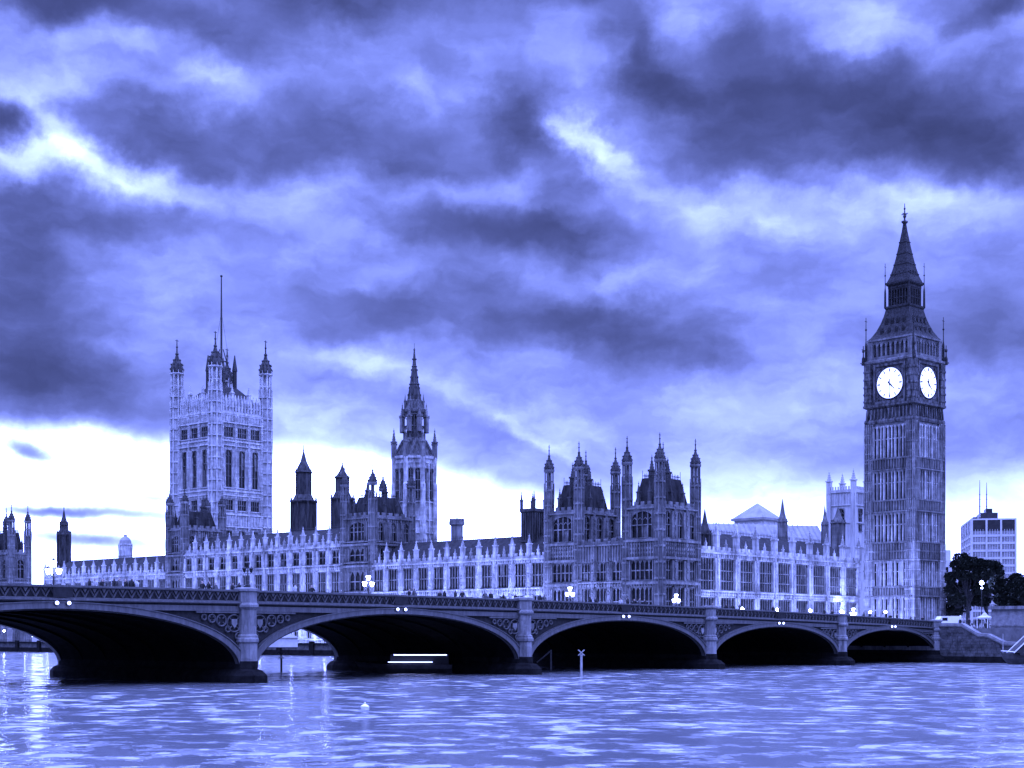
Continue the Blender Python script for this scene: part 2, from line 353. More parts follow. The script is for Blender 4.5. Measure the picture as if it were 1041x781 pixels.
def facade(T, wb, F, L, z0, zp, nb, storeys, bw=.9, bp=.9, pin=4.2, mt=None, ends=True, lit=None, merlon=True, pr=.42):
    """one gothic elevation: bays of recessed mullioned windows between buttresses, blind panelling, string courses, battlements"""
    bay = L/nb
    edges = [z0]+[z for s in storeys for z in s[:2]]+[zp]
    for i in range(nb):
        a0, a1 = i*bay, (i+1)*bay; ac = (a0+a1)/2
        lastz = z0
        for zb, zt, frac, li, kind in storeys:
            w = frac*(bay-bw)
            wb.fbox(F, a0, a1, 0, .45, lastz, zb)
            hgt = zb-lastz                    # blind panelling on the band
            if hgt > .9:
                n = max(3, int((bay-bw)/.62))
                for j in range(n+1):
                    a = a0+bw/2+(bay-bw)*j/n; wb.fbox(F, a-.085, a+.085, .45, .72, lastz+.25, zb-.12)
                for j in range(n):
                    a = a0+bw/2+(bay-bw)*(j+.5)/n; zz = lastz+hgt*.3
                    while zz < zb-.5: wb.fbox(F, a-.15, a+.15, .45, .62, zz, zz+.34); zz += .85
                if hgt > 2.2: wb.fbox(F, a0, a1, .45, .56, lastz+hgt*.5-.1, lastz+hgt*.5+.1)
            for sg in (-1, 1):
                e0, e1 = sorted((ac+sg*w/2, ac+sg*bay/2)); wb.fbox(F, e0, e1, 0, .45, zb, zt)
                for q in (.0, .5, .95):
                    a = ac+sg*(w/2+.05+q*max(.1, (bay-bw)/2-w/2-.1)); wb.fbox(F, a-.08, a+.08, .45, .74, zb, zt)
                for q in (.25, .5, .75):
                    x0, x1 = sorted((ac+sg*(w/2+.1), ac+sg*(bay-bw)/2)); 
                    if x1-x0 > .3: wb.fbox(F, x0, x1, .45, .53, zb+(zt-zb)*q-.08, zb+(zt-zb)*q+.08)
            link('window', window_mesh(w-.02, zt-zb-.02, li, kind), T, F.w(ac, 0.01, zb+.01), F.rot())
            wb.fbox(F, a0, a1, .45, .86, zb-.32, zb-.08)
            lastz = zt
        wb.fbox(F, a0, a1, 0, .45, lastz, zp)
        n = max(3, int((bay-bw)/.6))
        if zp-lastz > .8:
            for j in range(n+1):
                a = a0+bw/2+(bay-bw)*j/n; wb.fbox(F, a-.085, a+.085, .45, .7, lastz+.2, zp-.25)
        if pin and len(storeys) > 1: link('pinnacle', pinnacle_mesh(.2, 2.3, mt), T, F.w(ac, .25, zp+.5))
        if merlon:
            n = max(2, int(bay/1.5))
            for j in range(n): wb.fbox(F, a0+bay*(j+.18)/n, a0+bay*(j+.72)/n, .05, .42, zp+.5, zp+1.15)
    wb.fbox(F, 0, L, .0, .5, zp+.03, zp+.5); wb.fbox(F, 0, L, .45, .85, zp-.25, zp+.02)
    for i in range(nb+1):
        if not ends and i in (0, nb): continue
        a = i*bay
        wb.fbox(F, a-bw/2, a+bw/2, .1, bp, z0, zp+.6)
        for z in [s[0]-.2 for s in storeys]+[zp-.2]: wb.fbox(F, a-bw/2-.1, a+bw/2+.1, .1, bp+.12, z-.14, z+.14)
        for q in (-.3, .3): wb.fbox(F, a+q*bw-.07, a+q*bw+.07, bp, bp+.1, z0, zp)
        z = z0+1.2
        while z < zp-1:
            wb.fbox(F, a-bw*.34, a+bw*.34, bp, bp+.2, z, z+.2); wb.fbox(F, a-bw*.14, a+bw*.14, bp, bp+.18, z+.2, z+1.05); wb.fbox(F, a-bw*.3, a+bw*.3, bp, bp+.26, z+1.3, z+1.5); z += 2.0
        if pin: link('pinnacle', pinnacle_mesh(pr, pin, mt), T, F.w(a, bp*.55, zp+.6))
def gable(mb, F, a0, a1, b0, b1, z0, z1, hip=0):
    """pitched roof with the ridge along 'a'"""
    bm = (b0+b1)/2
    vs = [F.w(a0, b0, z0), F.w(a1, b0, z0), F.w(a1, b1, z0), F.w(a0, b1, z0), F.w(a0+hip, bm, z1), F.w(a1-hip, bm, z1)]
    mb.add(vs, [(3, 2, 1, 0), (0, 1, 5, 4), (2, 3, 4, 5), (1, 2, 5), (3, 0, 4)])

# ================================================================== SETTING
m = MB(); m.box(-6000, -225, -6000, 6000, -1, 1.9); m.box(-225, -212, -6000, -136.2-4, -1, 1.9); tag(m.build('ground', GROUND), 'low paved riverside land along the west bank', None, kind='structure')
m = MB(); m.box(-900, -226.5, -160, 700, 1.95, 5.5); tag(m.build('embankment_ground', GROUND), 'raised street level north of the palace', None, kind='structure')
wm = bpy.data.materials.new('river_water'); wm.use_nodes = True; wt = wm.node_tree; wb_ = wt.nodes['Principled BSDF']
wb_.inputs['Base Color'].default_value = (.13, .14, .15, 1); wb_.inputs['Roughness'].default_value = .16; wb_.inputs['IOR'].default_value = 2.2
g = wt.nodes.new('ShaderNodeNewGeometry'); nrm = (0, 0, 1)
def wn(sx, sy, sc, det, amp, prev):            # wave slopes, one octave group at a time
    mp = wt.nodes.new('ShaderNodeMapping'); mp.inputs['Rotation'].default_value = (0, 0, R(41.4)); mp.inputs['Scale'].default_value = (sx, sy, 1); wt.links.new(g.outputs['Position'], mp.inputs[0])
    n = wt.nodes.new('ShaderNodeTexNoise'); n.inputs['Scale'].default_value = sc; n.inputs['Detail'].default_value = det; n.inputs['Roughness'].default_value = .6; wt.links.new(mp.outputs[0], n.inputs['Vector'])
    q = wt.nodes.new('ShaderNodeVectorMath'); q.operation = 'SUBTRACT'; wt.links.new(n.outputs[1], q.inputs[0]); q.inputs[1].default_value = (.5, .5, .5)
    q2 = wt.nodes.new('ShaderNodeVectorMath'); q2.operation = 'MULTIPLY_ADD'; wt.links.new(q.outputs[0], q2.inputs[0]); q2.inputs[1].default_value = (amp, amp, 0)
    if hasattr(prev, 'is_output'): wt.links.new(prev, q2.inputs[2])
    else: q2.inputs[2].default_value = prev
    return q2.outputs[0]
nrm = wn(1, 1, .04, 2, .3, nrm); nrm = wn(1, 1, .15, 3, 1.0, nrm); nrm = wn(1, 1, .5, 4, 2.4, nrm)
q = wt.nodes.new('ShaderNodeVectorMath'); q.operation = 'NORMALIZE'; wt.links.new(nrm, q.inputs[0]); wt.links.new(q.outputs[0], wb_.inputs['Normal'])
m = MB(); m.add([(-228, -6000, 0), (3000, -6000, 0), (3000, 6000, 0), (-228, 6000, 0)], [(0, 1, 2, 3)])
tag(m.build('river_water', wm), 'choppy grey river', None, kind='structure')

# ================================================================== BRIDGE
AE, NF, FF = -224.5, -106.7, -136.2          # abutment easting, near and far face northings
def zp(s): return 8.4-8.8e-5*(s-139)**2
S_END = 216
PIERS = [31, 65.2, 101.6, 139.9, 178]
BF = Fr((AE, NF), (0, 1))                    # a = s (east), b = north
bridge = thing('stone_bridge', 'long low multi-arched road bridge with pierced parapet crossing the river', 'bridge', (AE+110, (NF+FF)/2, 0))
def strip(mb, s0, s1, b0, b1, dz0, dz1, step=6.0):
    n = max(1, int((s1-s0)/step))
    rs = []
    for i in range(n+1):
        s = s0+(s1-s0)*i/n; z = zp(s)
        rs.append([BF.w(s, b0, z+dz0), BF.w(s, b1, z+dz0), BF.w(s, b1, z+dz1), BF.w(s, b0, z+dz1)])
    mb.rings(rs)
W_ = NF-FF
m = MB(); strip(m, -30, S_END, -W_+.4, -.4, -1.6, -1.16); m.build('deck', ASPH, bridge)
m = MB(); strip(m, -30, S_END, -4.2, -.4, -1.156, -1.03); strip(m, -30, S_END, -W_+.4, -W_+4.2, -1.156, -1.03); m.build('pavement', GROUND, bridge)
for side, b in (('near', 0.), ('far', -W_)):
    m = MB(); sg = 1 if side == 'near' else -1
    def o(x): return b+sg*x
    def st(b0, b1, d0, d1): strip(m, -1.2, S_END, *sorted((o(b0), o(b1))), d0, d1)
    st(-.25, .22, -.16, 0); st(-.2, .1, -.22, -.165); st(-.2, .1, -1.06, -.98)
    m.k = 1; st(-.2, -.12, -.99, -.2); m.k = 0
    s = 0.
    while s < S_END-1:                       # trefoil panels
        z = zp(s)
        m.bar(BF.w(s, o(-.06), z-1.0), BF.w(s+.45, o(-.06), z-.24), .075); m.bar(BF.w(s+.9, o(-.06), z-1.0), BF.w(s+.45, o(-.06), z-.24), .075)
        m.fext(BF, [(s-.22, z-.24), (s, z-.58), (s+.22, z-.24)], *sorted((o(-.1), o(-.03))))
        s += .9
    m.build('parapet', [PAINT, PAINTD], bridge)
    m = MB()
    strip(m, -1.2, S_END, *sorted((o(-.3), o(.42))), -1.24, -1.065); strip(m, -1.2, S_END, *sorted((o(-.3), o(.2))), -1.32, -1.245); m.k = 1
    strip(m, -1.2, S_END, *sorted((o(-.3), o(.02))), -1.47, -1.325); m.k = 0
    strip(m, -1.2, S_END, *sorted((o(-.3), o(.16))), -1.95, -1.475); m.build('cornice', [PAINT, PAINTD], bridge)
CROWN = {0: 5.25, 1: 5.55, 2: 6.12, 3: 6.45, 4: 6.45, 5: 6.3}
ENDS = [0]+PIERS+[214]
def arch(i):
    s0, s1 = ENDS[i]+(.95 if i else .2), ENDS[i+1]-.95
    xm, a, zs, zc = (s0+s1)/2, (s1-s0)/2, 1.15, CROWN[i]
    n = 36
    inn, out = [], []
    for k in range(n+1):
        t = math.pi*k/n; c, sn = math.cos(t), math.sin(t)
        inn.append((xm-a*c, zs+(zc-zs)*sn**.92))
        th = 1.05-.42*sn
        out.append((xm-(a+th*.75)*c, zs+(zc-zs+.58)*sn**.88))
    for b0, b1 in ((-.35, .28), (-W_-.28, -W_+.35)):
        m = MB(); rs = [[BF.w(p[0], b0, p[1]), BF.w(p[0], b1, p[1]), BF.w(q[0], b1, q[1]), BF.w(q[0], b0, q[1])] for p, q in zip(inn, out)]
        m.rings(rs)
        if b0 > -1:
            lip = [(p[0]*.12+q[0]*.88, p[1]*.12+q[1]*.88) for p, q in zip(inn, out)]
            m.rings([[BF.w(p[0], .26, p[1]), BF.w(p[0], .38, p[1]), BF.w(q[0], .38, q[1]), BF.w(q[0], .26, q[1])] for p, q in zip(lip, out)])
            low = [(p[0]*.9+q[0]*.1, p[1]*.9+q[1]*.1) for p, q in zip(inn, out)]
            m.k = 1; m.rings([[BF.w(p[0], .2, p[1]-.12), BF.w(p[0], .12, p[1]-.12), BF.w(q[0], .12, q[1]), BF.w(q[0], .2, q[1])] for p, q in zip(inn, low)])
        m.build('arch_ring', [PAINT, PAINTD], bridge)
        m = MB(); bb = -.12 if b0 > -1 else -W_+.12
        rs = [[BF.w(q[0], bb-.2, min(q[1], zp(q[0])-1.6)-.2), BF.w(q[0], bb, min(q[1], zp(q[0])-1.6)-.2), BF.w(q[0], bb, zp(q[0])-1.5), BF.w(q[0], bb-.2, zp(q[0])-1.5)] for q in out]
        m.rings(rs)
        if b0 > -1:
            m.k = 1
            for sgn, e in ((1, s0-.7), (-1, s1+.7)):     # border, roundel with shield, quatrefoils
                zt = zp(e)-2.1
                m.fbox(BF, *sorted((e, e+sgn*.35)), -.12, .14, 1.6, zt+.1)
                m.fbox(BF, *sorted((e+sgn*.35, e+sgn*5.4)), -.12, .12, zt-.02, zt+.14)
                for d, rr, dn in ((1.2, .78, 0), (2.6, .52, 0), (3.65, .36, 0), (4.5, .25, 0), (.72, .32, 1.62), (1.9, .26, 1.05), (.6, .2, 2.3)):
                    c = (e+sgn*d, zt-.15-rr-dn)
                    pts = [(c[0]+rr*math.cos(2*math.pi*k/14), c[1]+rr*math.sin(2*math.pi*k/14)) for k in range(14)]
                    for k in range(14): m.bar(BF.w(pts[k][0], .02, pts[k][1]), BF.w(pts[k-1][0], .02, pts[k-1][1]), .075)
                    for k in range(4):
                        t = math.pi/4+k*math.pi/2; m.bar(BF.w(c[0]+rr*math.cos(t), .0, c[1]+rr*math.sin(t)), BF.w(c[0]+rr*.45*math.cos(t), .0, c[1]+rr*.45*math.sin(t)), .06)
                    if rr > .6: m.k = 2; m.fext(BF, [(c[0]-.3, c[1]+.38), (c[0]-.3, c[1]-.05), (c[0], c[1]-.45), (c[0]+.3, c[1]-.05), (c[0]+.3, c[1]+.38)], -.1, .1); m.k = 1
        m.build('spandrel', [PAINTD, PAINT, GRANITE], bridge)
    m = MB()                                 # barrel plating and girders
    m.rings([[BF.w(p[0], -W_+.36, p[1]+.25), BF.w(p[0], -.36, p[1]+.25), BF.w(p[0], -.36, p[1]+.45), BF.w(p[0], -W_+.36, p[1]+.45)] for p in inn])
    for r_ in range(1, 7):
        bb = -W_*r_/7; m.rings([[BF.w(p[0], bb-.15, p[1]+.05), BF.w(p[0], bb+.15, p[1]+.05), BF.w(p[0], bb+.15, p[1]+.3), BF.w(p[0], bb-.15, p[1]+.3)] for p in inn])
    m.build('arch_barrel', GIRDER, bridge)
    if i < 5:                                # pair of navigation lamps at the crown
        for d in (-.55, .55):
            m = MB(); m.fbox(BF, xm+d-.16, xm+d+.16, .3, .42, zc+.28, zc+.62); m.k = 1; m.ball(BF.w(xm+d, .5, zc+.45), .15); m.build('arch_light', [IRON, GLOW], bridge)
        m = MB(); m.fbox(BF, xm-.9, xm+.9, .43, .5, zp(xm)-1.0, zp(xm)-.2); m.build('signal_board', PAINTD, bridge)
for i in range(6): arch(i)
def pierpoly(s, w, nose, off=0):
    y0, y1 = FF-nose*.3, NF
    return [(AE+s-w, FF), (AE+s-w*.5, FF-nose), (AE+s+w*.5, FF-nose), (AE+s+w, FF), (AE+s+w, NF+.35), (AE+s+w*.42, NF+nose), (AE+s-w*.42, NF+nose), (AE+s-w, NF+.35)]
for s in [-.2]+PIERS+[214]:
    z = zp(s)
    m = MB()
    def ring(w, nose, zz): return [(x, y, zz) for x, y in pierpoly(s, w, nose)]
    m.rings([ring(.95, .95, 1.9), ring(.95, .95, 3.55), ring(1.1, 1.12, 3.7), ring(1.1, 1.12, 3.95), ring(1.0, 1.0, 4.1), ring(1.0, 1.0, 4.25), ring(.85, .85, 4.4), ring(.85, .85, z-1.75)])
    po = m.build('pier', GRANITE, bridge)
    m = MB(); m.rings([ring(1.8, 2.1, -2), ring(1.75, 2.05, .65), ring(1.45, 1.5, 1.1), ring(1.05, 1.05, 1.25), ring(1.0, 1.0, 1.95)]); m.build('base', WEED, po)
    for y, sg in ((NF, 1), (FF, -1)):        # parapet-level pedestal on each side
        m = MB()
        def hx(w, nose, zz): return [(AE+s+w*k, y+sg*q*nose, zz) for k, q in ((-1, -.5), (1, -.5), (1, .35), (.45, 1), (-.45, 1), (-1, .35))][::(1 if sg > 0 else -1)]
        m.rings([hx(.85, .85, z-1.8), hx(1.08, 1.1, z-1.55), hx(1.08, 1.1, z-1.35), hx(.92, .9, z-1.15), hx(.92, .9, z-.2), hx(1.06, 1.08, z-.1), hx(1.06, 1.08, z+.12), hx(.75, .7, z+.22)])
        m.build('pedestal', GRANITE, po)

# ---- street lamps on the bridge
def lamp_meshes():
    a = MB(); a.lathe(0, 0, [(.42, 0), (.42, .35), (.3, .45), (.22, .9), (.13, 1.0)], 8); b = MB()
    b.lathe(0, 0, [(.11, 1.0), (.08, 2.2), (.12, 2.25), (.07, 2.35), (.06, 3.0), (.02, 3.1)], 8)
    for sx in (-1, 1): b.bar((0, 0, 2.0), (sx*.5, 0, 1.95), .04); b.bar((sx*.5, 0, 1.95), (sx*.62, 0, 2.2), .04)
    out = [a.mesh('base', IRON), b.mesh('post', IRON)]
    for g_ in (GLASS, LAMPLIT):
        c = MB(); c.k = 1; c.lathe(0, 0, [(.16, 0), (.3, .42), (.3, .55)], 8); c.k = 0; c.lathe(0, 0, [(.34, .55), (.2, .7), (.06, .8), (.02, .95)], 8); c.lathe(0, 0, [(.05, -.08), (.13, 0)], 8)
        out.append(c.mesh('lantern', [IRON, g_]))
    return out
LM = lamp_meshes()
def street_lamp(x, y, z, lit, label, group, e=0):
    t = thing('street_lamp', label, 'street lamp', (x, y, z), group)
    link('base', LM[0], t, (x, y, z)); link('post', LM[1], t, (x, y, z))
    for dx, dz in ((0, 3.0), (-.62, 2.2), (.62, 2.2)): link('lantern', LM[3 if lit else 2], t, (x+dx, y, z+dz))
    if e: lampo('lamp_light', (x, y, z+2.9), e, t, .3)
    else: t.scale = (.62, .62, .62)
    return t
nl = ['unlit three-lantern lamp on the granite pier nearest the camera', 'unlit three-lantern lamp on the pier below the palace wing end', 'unlit three-lantern lamp on the pier below the north front corner', 'unlit three-lantern lamp on the small pier by the clock tower']
for s, l in zip((PIERS[3],), nl): street_lamp(AE+s, NF+.15, zp(s)+.25, False, l, None)
fl = [(55, 'lit three-lantern lamp in front of the far-left pavilion'), (375, 'lit three-lantern lamp below the central turreted river tower'), (580, 'lit three-lantern lamp below the twin-towered pavilion, brightest of the row'),
      (688, 'lit three-lantern lamp right of the twin-towered pavilion corner'), (868, 'small lit lamp on the bridge just left of the clock tower')]
for px, l in fl:
    u = (px-CX)/FPX; # intersection of that bearing with the far parapet line
    D = (FF+.2)/(CA*u-SA); x, y = P(px, D); s = x-AE
    street_lamp(x, FF+.1, zp(s), True, l, 'lit lamps on the far parapet', 1500)

# ================================================================== PALACE
RF = -224.5                                   # river front easting
def roof_cresting(m, F, a0, a1, b, z):
    a = a0
    while a < a1: m.bar(F.w(a, b, z-.1), F.w(a, b, z+.8), .05); a += .6
    m.bar(F.w(a0, b, z+.45), F.w(a1, b, z+.45), .04)
def turreted_tower(label, yN, dE, dN, z0, ledges, zpar, zroof, zlan, zcap, ztip, mt, storeysE, storeysN, nbE, nbN, xE=RF, tr=1.0, roofm=None, group='turreted towers of the palace'):
    x1, x0, y1, y0 = xE, xE-dN, yN, yN-dE
    T = thing('palace_tower', label, 'tower', ((x0+x1)/2, (y0+y1)/2, z0), group)
    m = MB(); m.box(x0, x1, y0, y1, z0, zpar+.4)
    FE, FN = Fr((x1, y1), (1, 0)), Fr((x0, y1), (0, 1))
    facade(T, m, FE, dE, z0, zpar, nbE, storeysE, pin=0, ends=False, bw=.7, bp=.7)
    facade(T, m, FN, dN, z0, zpar, nbN, storeysN, pin=0, ends=False, bw=.7, bp=.7)
    for F, L in ((FE, dE), (FN, dN)):
        for z in ledges: m.fbox(F, -.3, L+.3, .4, 1.0, z-.22, z+.22)
    m.build('wall', mt, T)
    m = MB(); cx, cy, hx, hy = (x0+x1)/2, (y0+y1)/2, dN/2-.9, dE/2-.9
    def rr(fx, fy, z): return [(cx-hx*fx, cy-hy*fy, z), (cx+hx*fx, cy-hy*fy, z), (cx+hx*fx, cy+hy*fy, z), (cx-hx*fx, cy+hy*fy, z)]
    m.rings([rr(1, 1, zpar+.3), rr(.72, .68, zroof), rr(.66, .6, zroof+.05)])
    roof = m.build('roof', roofm or SLATE, T)
    m = MB()
    q = [rr(.7, .66, zroof)[i] for i in range(4)]
    for i in range(4):
        a, b = Vector(q[i]), Vector(q[(i+1) % 4])
        for k in range(9): c = a.lerp(b, k/8); m.bar(tuple(c), (c.x, c.y, zroof+(1.5 if k % 4 == 0 else .9)), .06)
        m.bar((a.x, a.y, zroof+.5), (b.x, b.y, zroof+.5), .05)
    m.build('cresting', IRON, roof)
    for px_, py_ in ((x1, y1), (x1, y0), (x0, y1), (x0, y0)):
        link('turret', turret_mesh(tr, zlan-z0, zcap-z0, ztip-z0, mt, SOOT, 3.0), T, (px_, py_, z0))
    for f in (.33, .67):
        link('pinnacle', pinnacle_mesh(.3, 4.5, SOOT), T, (x1-.3, y0+dE*f, zpar+.6)); link('pinnacle', pinnacle_mesh(.3, 4.5, SOOT), T, (x0+dN*f, y1-.3, zpar+.6))
    for d in (-.5, .55):
        link('chimney', pinnacle_mesh(.45, 6.5, SOOT), T, (cx+hx*d, cy-hy*.1, zroof-2))
    return T
# the two towers of the north pavilion
for lab, yN in (('right-hand tower of the twin-towered corner pavilion, four slim turrets', -161.2), ('left-hand tower of the twin-towered corner pavilion, beside the river wing', -180.5)):
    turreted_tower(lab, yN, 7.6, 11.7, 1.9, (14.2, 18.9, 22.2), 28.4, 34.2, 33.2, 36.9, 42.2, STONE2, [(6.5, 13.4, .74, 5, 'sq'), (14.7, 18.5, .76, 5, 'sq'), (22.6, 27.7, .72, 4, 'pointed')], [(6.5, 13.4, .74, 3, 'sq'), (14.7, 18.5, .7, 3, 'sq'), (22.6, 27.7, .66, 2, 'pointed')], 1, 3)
def rng(label, y1, L, z0, zpar, zridge, nb, storeys, mt, x=RF, depth=14, pin=4.4, roofm=None, n=(1, 0), o=None, name='palace_range', pr=.4, chim=False):
    F = Fr(o if o else (x, y1), n); c = F.w(L/2, -depth/2, z0)
    T = thing(name, label, 'palace wing', c)
    m = MB(); m.fbox(F, 0, L, -depth, 0, z0, zpar-.05)
    facade(T, m, F, L, z0, zpar, nb, storeys, bw=.7, bp=.62, pin=pin, mt=mt, pr=pr); m.build('wall', mt, T)
    m = MB(); gable(m, F, -.05, L+.05, -depth, -.6, zpar-.03, zridge)
    ro = m.build('roof', roofm or SLATE, T)
    m = MB(); roof_cresting(m, F, 0, L, -depth/2-.3, zridge); m.build('cresting', IRON, ro)
    if chim:
        for i in range(nb):
            a = L*(i+.5)/nb
            m = MB(); k = 1.0
            m.fext(F, [(a-.6, zpar+.9), (a+.6, zpar+.9), (a+.6, zpar+2.1), (a, zpar+3.1), (a-.6, zpar+2.1)], -3.2, -1.3); m.build('dormer', mt, T)
    return T, F
ST_WING = [(3.6, 7.2, .55, 2, 'sq'), (8.6, 12.4, .6, 3, 'sq'), (14.0, 18.9, .84, 4, 'sq')]
rng('short recessed range joining the twin towers of the corner pavilion', -168.8, 11.7, 1.9, 21.8, 23.5, 3, [(6.5, 13.4, .82, 3, 'sq'), (14.7, 18.4, .82, 3, 'sq')], STONE2, pin=0)
rng('long river wing between the corner pavilion and the middle tower, pale lit windows', -188.4, 50.4, 1.9, 19.8, 25.0, 11, ST_WING, STONE3)
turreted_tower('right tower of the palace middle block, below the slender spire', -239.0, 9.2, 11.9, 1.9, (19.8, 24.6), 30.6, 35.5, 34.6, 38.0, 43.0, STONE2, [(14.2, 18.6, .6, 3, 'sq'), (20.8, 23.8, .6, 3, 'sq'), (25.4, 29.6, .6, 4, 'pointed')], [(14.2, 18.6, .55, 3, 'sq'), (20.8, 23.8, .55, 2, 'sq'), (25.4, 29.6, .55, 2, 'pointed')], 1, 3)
rng('taller middle block of the river front with an added row of square windows', -248.4, 59.3, 1.9, 24.6, 29.4, 13, ST_WING+[(20.5, 23.7, .7, 2, 'sq')], STONE3)
turreted_tower('left tower of the palace middle block, dark against the great square tower', -307.9, 6.4, 11.6, 1.9, (19.8, 24.6), 31.2, 36.0, 34.9, 37.8, 42.0, STONE2, [(14.2, 18.6, .6, 3, 'sq'), (20.8, 23.8, .6, 3, 'sq'), (25.4, 29.6, .6, 4, 'pointed')], [(14.2, 18.6, .55, 3, 'sq'), (20.8, 23.8, .55, 2, 'sq'), (25.4, 29.6, .55, 2, 'pointed')], 1, 3)
rng('distant low river wing left of the great square tower', -314.4, 58, 1.9, 20.2, 25.6, 12, ST_WING, STONE3)
turreted_tower('far-left pavilion tower with two thin turrets at the photo edge', -391, 12, 5.2, 1.9, (19.8,), 28.2, 34.5, 33.5, 37.5, 42.5, STONE2, [(14.6, 18.4, .5, 2, 'sq'), (21, 26.5, .5, 2, 'pointed')], [(14.6, 18.4, .6, 2, 'sq'), (21, 26.5, .5, 2, 'pointed')], 2, 1)
# north front, from the pavilion corner to the clock tower
ST_N = [(6.6, 11.8, .84, 6, 'sq'), (13.2, 19.5, .86, 6, 'sq')]
rng('north front range between the corner pavilion and the clock tower, dark slate roof', 0, 64.6, 1.9, 20.6, 25.4, 9, ST_N, STONE3, n=(0, 1), o=(-300.9, -161.6), depth=15, pin=5.6, pr=.5, chim=False)

# ================================================================== CLOCK TOWER
ex, ey = -307.5, -153.3; GZ = 5.5
CT = thing('clock_tower', 'tall clock tower with two glowing white dials and a pointed iron spire', 'clock tower', (ex, ey, GZ))
def faces(h, n4=4):
    fr = [Fr((ex+h, ey+h), (1, 0)), Fr((ex-h, ey+h), (0, 1)), Fr((ex-h, ey-h), (-1, 0)), Fr((ex+h, ey-h), (0, -1))]
    return fr[:n4]
m = MB(); H = 5.75; m.sq(ex, ey, [(H, GZ), (H, 52.3)])
for F in faces(H):
    L = 2*H
    zones = [(GZ+.4, 13.0), (15.3, 21.0), (25.2, 31.8), (34.6, 41.2), (44, 51.4)]
    NC = 9; a_ = lambda j: 1.5+(L-3.0)*j/NC
    for z0, z1 in zones:
        for j in range(NC+1):
            wdt = .34 if j % 3 == 0 else .22; m.fbox(F, a_(j)-wdt/2, a_(j)+wdt/2, 0, .42 if j % 3 == 0 else .28, z0, z1)
        for j in range(NC):
            a = a_(j+.5); w = (L-3.0)/NC/2-.02; h_ = z1-z0-.7; kk = ('shade_slit', round(h_, 1))
            for sg in (-1, 1): m.fext(F, [(a+sg*w, z1), (a+sg*w, z1-.8), (a+sg*w*.15, z1)][::(1 if sg < 0 else -1)], 0, .26)
            if kk not in CACHE:
                q = MB(); q.k = 1; q.fbox(ID, -.19, .19, 0, .05, 0, h_); q.k = 0; q.fbox(ID, -.19, .19, .05, .14, h_*.6, h_*.6+.18); CACHE[kk] = q.mesh('window', [STONE3, GLASS])
            if F.n in ((1, 0), (0, 1)) and j % 3 != 1 or z0 > 25 and F.n in ((1, 0), (0, 1)): link('window', CACHE[kk], CT, F.w(a, .005, z0+.2), F.rot())  # narrow windows, also dark strips standing for shadow between the ribs
    m.k = 1
    for z0, z1 in ((13.1, 15.2), (21.1, 25.1), (31.9, 34.5), (41.3, 43.9)):
        m.fbox(F, -.05, L+.05, 0, .42, z0, z1); m.fbox(F, -.2, L+.2, .42, .78, z0-.1, z0+.22); m.fbox(F, -.2, L+.2, .42, .78, z1-.22, z1+.1)
        for j in range(15):
            a = .9+(L-1.8)*j/14; m.fbox(F, a-.13, a+.13, .42, .78, z0+.3, z1-.3)
        if z1-z0 > 3: m.fbox(F, 0, L, .42, .7, (z0+z1)/2-.15, (z0+z1)/2+.15)
    m.k = 0
for sx in (-1, 1):
    for sy in (-1, 1):
        cx, cy = ex+sx*5.35, ey+sy*5.35
        m.sq(cx, cy, [(1.12, GZ), (1.12, 25), (.9, 25.4), (.9, 52.2)])
        for z in [25.8+2.15*k for k in range(12)]: m.sq(cx, cy, [(1.0, z), (1.04, z+.3)])
        for k in range(2):
            for q in (-.8, -.27, .27, .8):
                hh = 1.13
                m.box(cx+q-.09, cx+q+.09, cy-hh-.06, cy+hh+.06, GZ, 52); m.box(cx-hh-.06, cx+hh+.06, cy+q-.09, cy+q+.09, GZ, 52)
        z = 8
        while z < 24: m.sq(cx, cy, [(1.2, z), (1.24, z+.3)]); z += 2.15
sh = m.build('shaft', [STONE3, STONE2], CT)
m = MB(); m.sq(ex, ey, [(6.3, 52.0), (6.5, 52.5), (6.5, 53.0), (6.15, 53.2), (6.3, 55.6), (6.95, 56.0), (6.95, 56.5)])
for F in faces(6.25):
    for j in range(13):
        a = .5+11.5*j/12; m.fbox(F, a-.14, a+.14, -.1, .45, 53.1, 55.5)
        if j < 12: m.fbox(F, a+.24, a+.72, -.2, .2, 54.9, 55.5)
m.build('corbel_band', DARKST, CT)
m = MB(); m.sq(ex, ey, [(6.2, 56.4), (6.2, 65.9)])
for sx in (-1, 1):
    for sy in (-1, 1):
        cx, cy = ex+sx*5.85, ey+sy*5.85
        m.sq(cx, cy, [(.95, 56.4), (.95, 66)])
        for z in (57.2, 58.9, 60.6, 62.3, 64.0): m.sq(cx, cy, [(1.0, z), (1.06, z+.1), (1.06, z+.45), (1.0, z+.55)])
for F in faces(6.2):
    L = 12.4
    for a0, a1, z0, z1 in ((1.9, L-1.9, 56.6, 57.2), (1.9, L-1.9, 65.2, 65.7), (1.9, 2.35, 57.2, 65.2), (L-2.35, L-1.9, 57.2, 65.2)): m.fbox(F, a0, a1, 0, .38, z0, z1)
    c = (L/2, 61.2)
    for sx in (-1, 1):
        for sz in (-1, 1):                   # carved corners round the dial
            for q in range(4): m.bar(F.w(c[0]+sx*(3.1-.25*q), .06, c[1]+sz*(3.5-.28*q*0)), F.w(c[0]+sx*3.55, .06, c[1]+sz*(2.7+.1*q)), .1)
m.build('clock_stage', DARKST, CT)
DR = 3.5
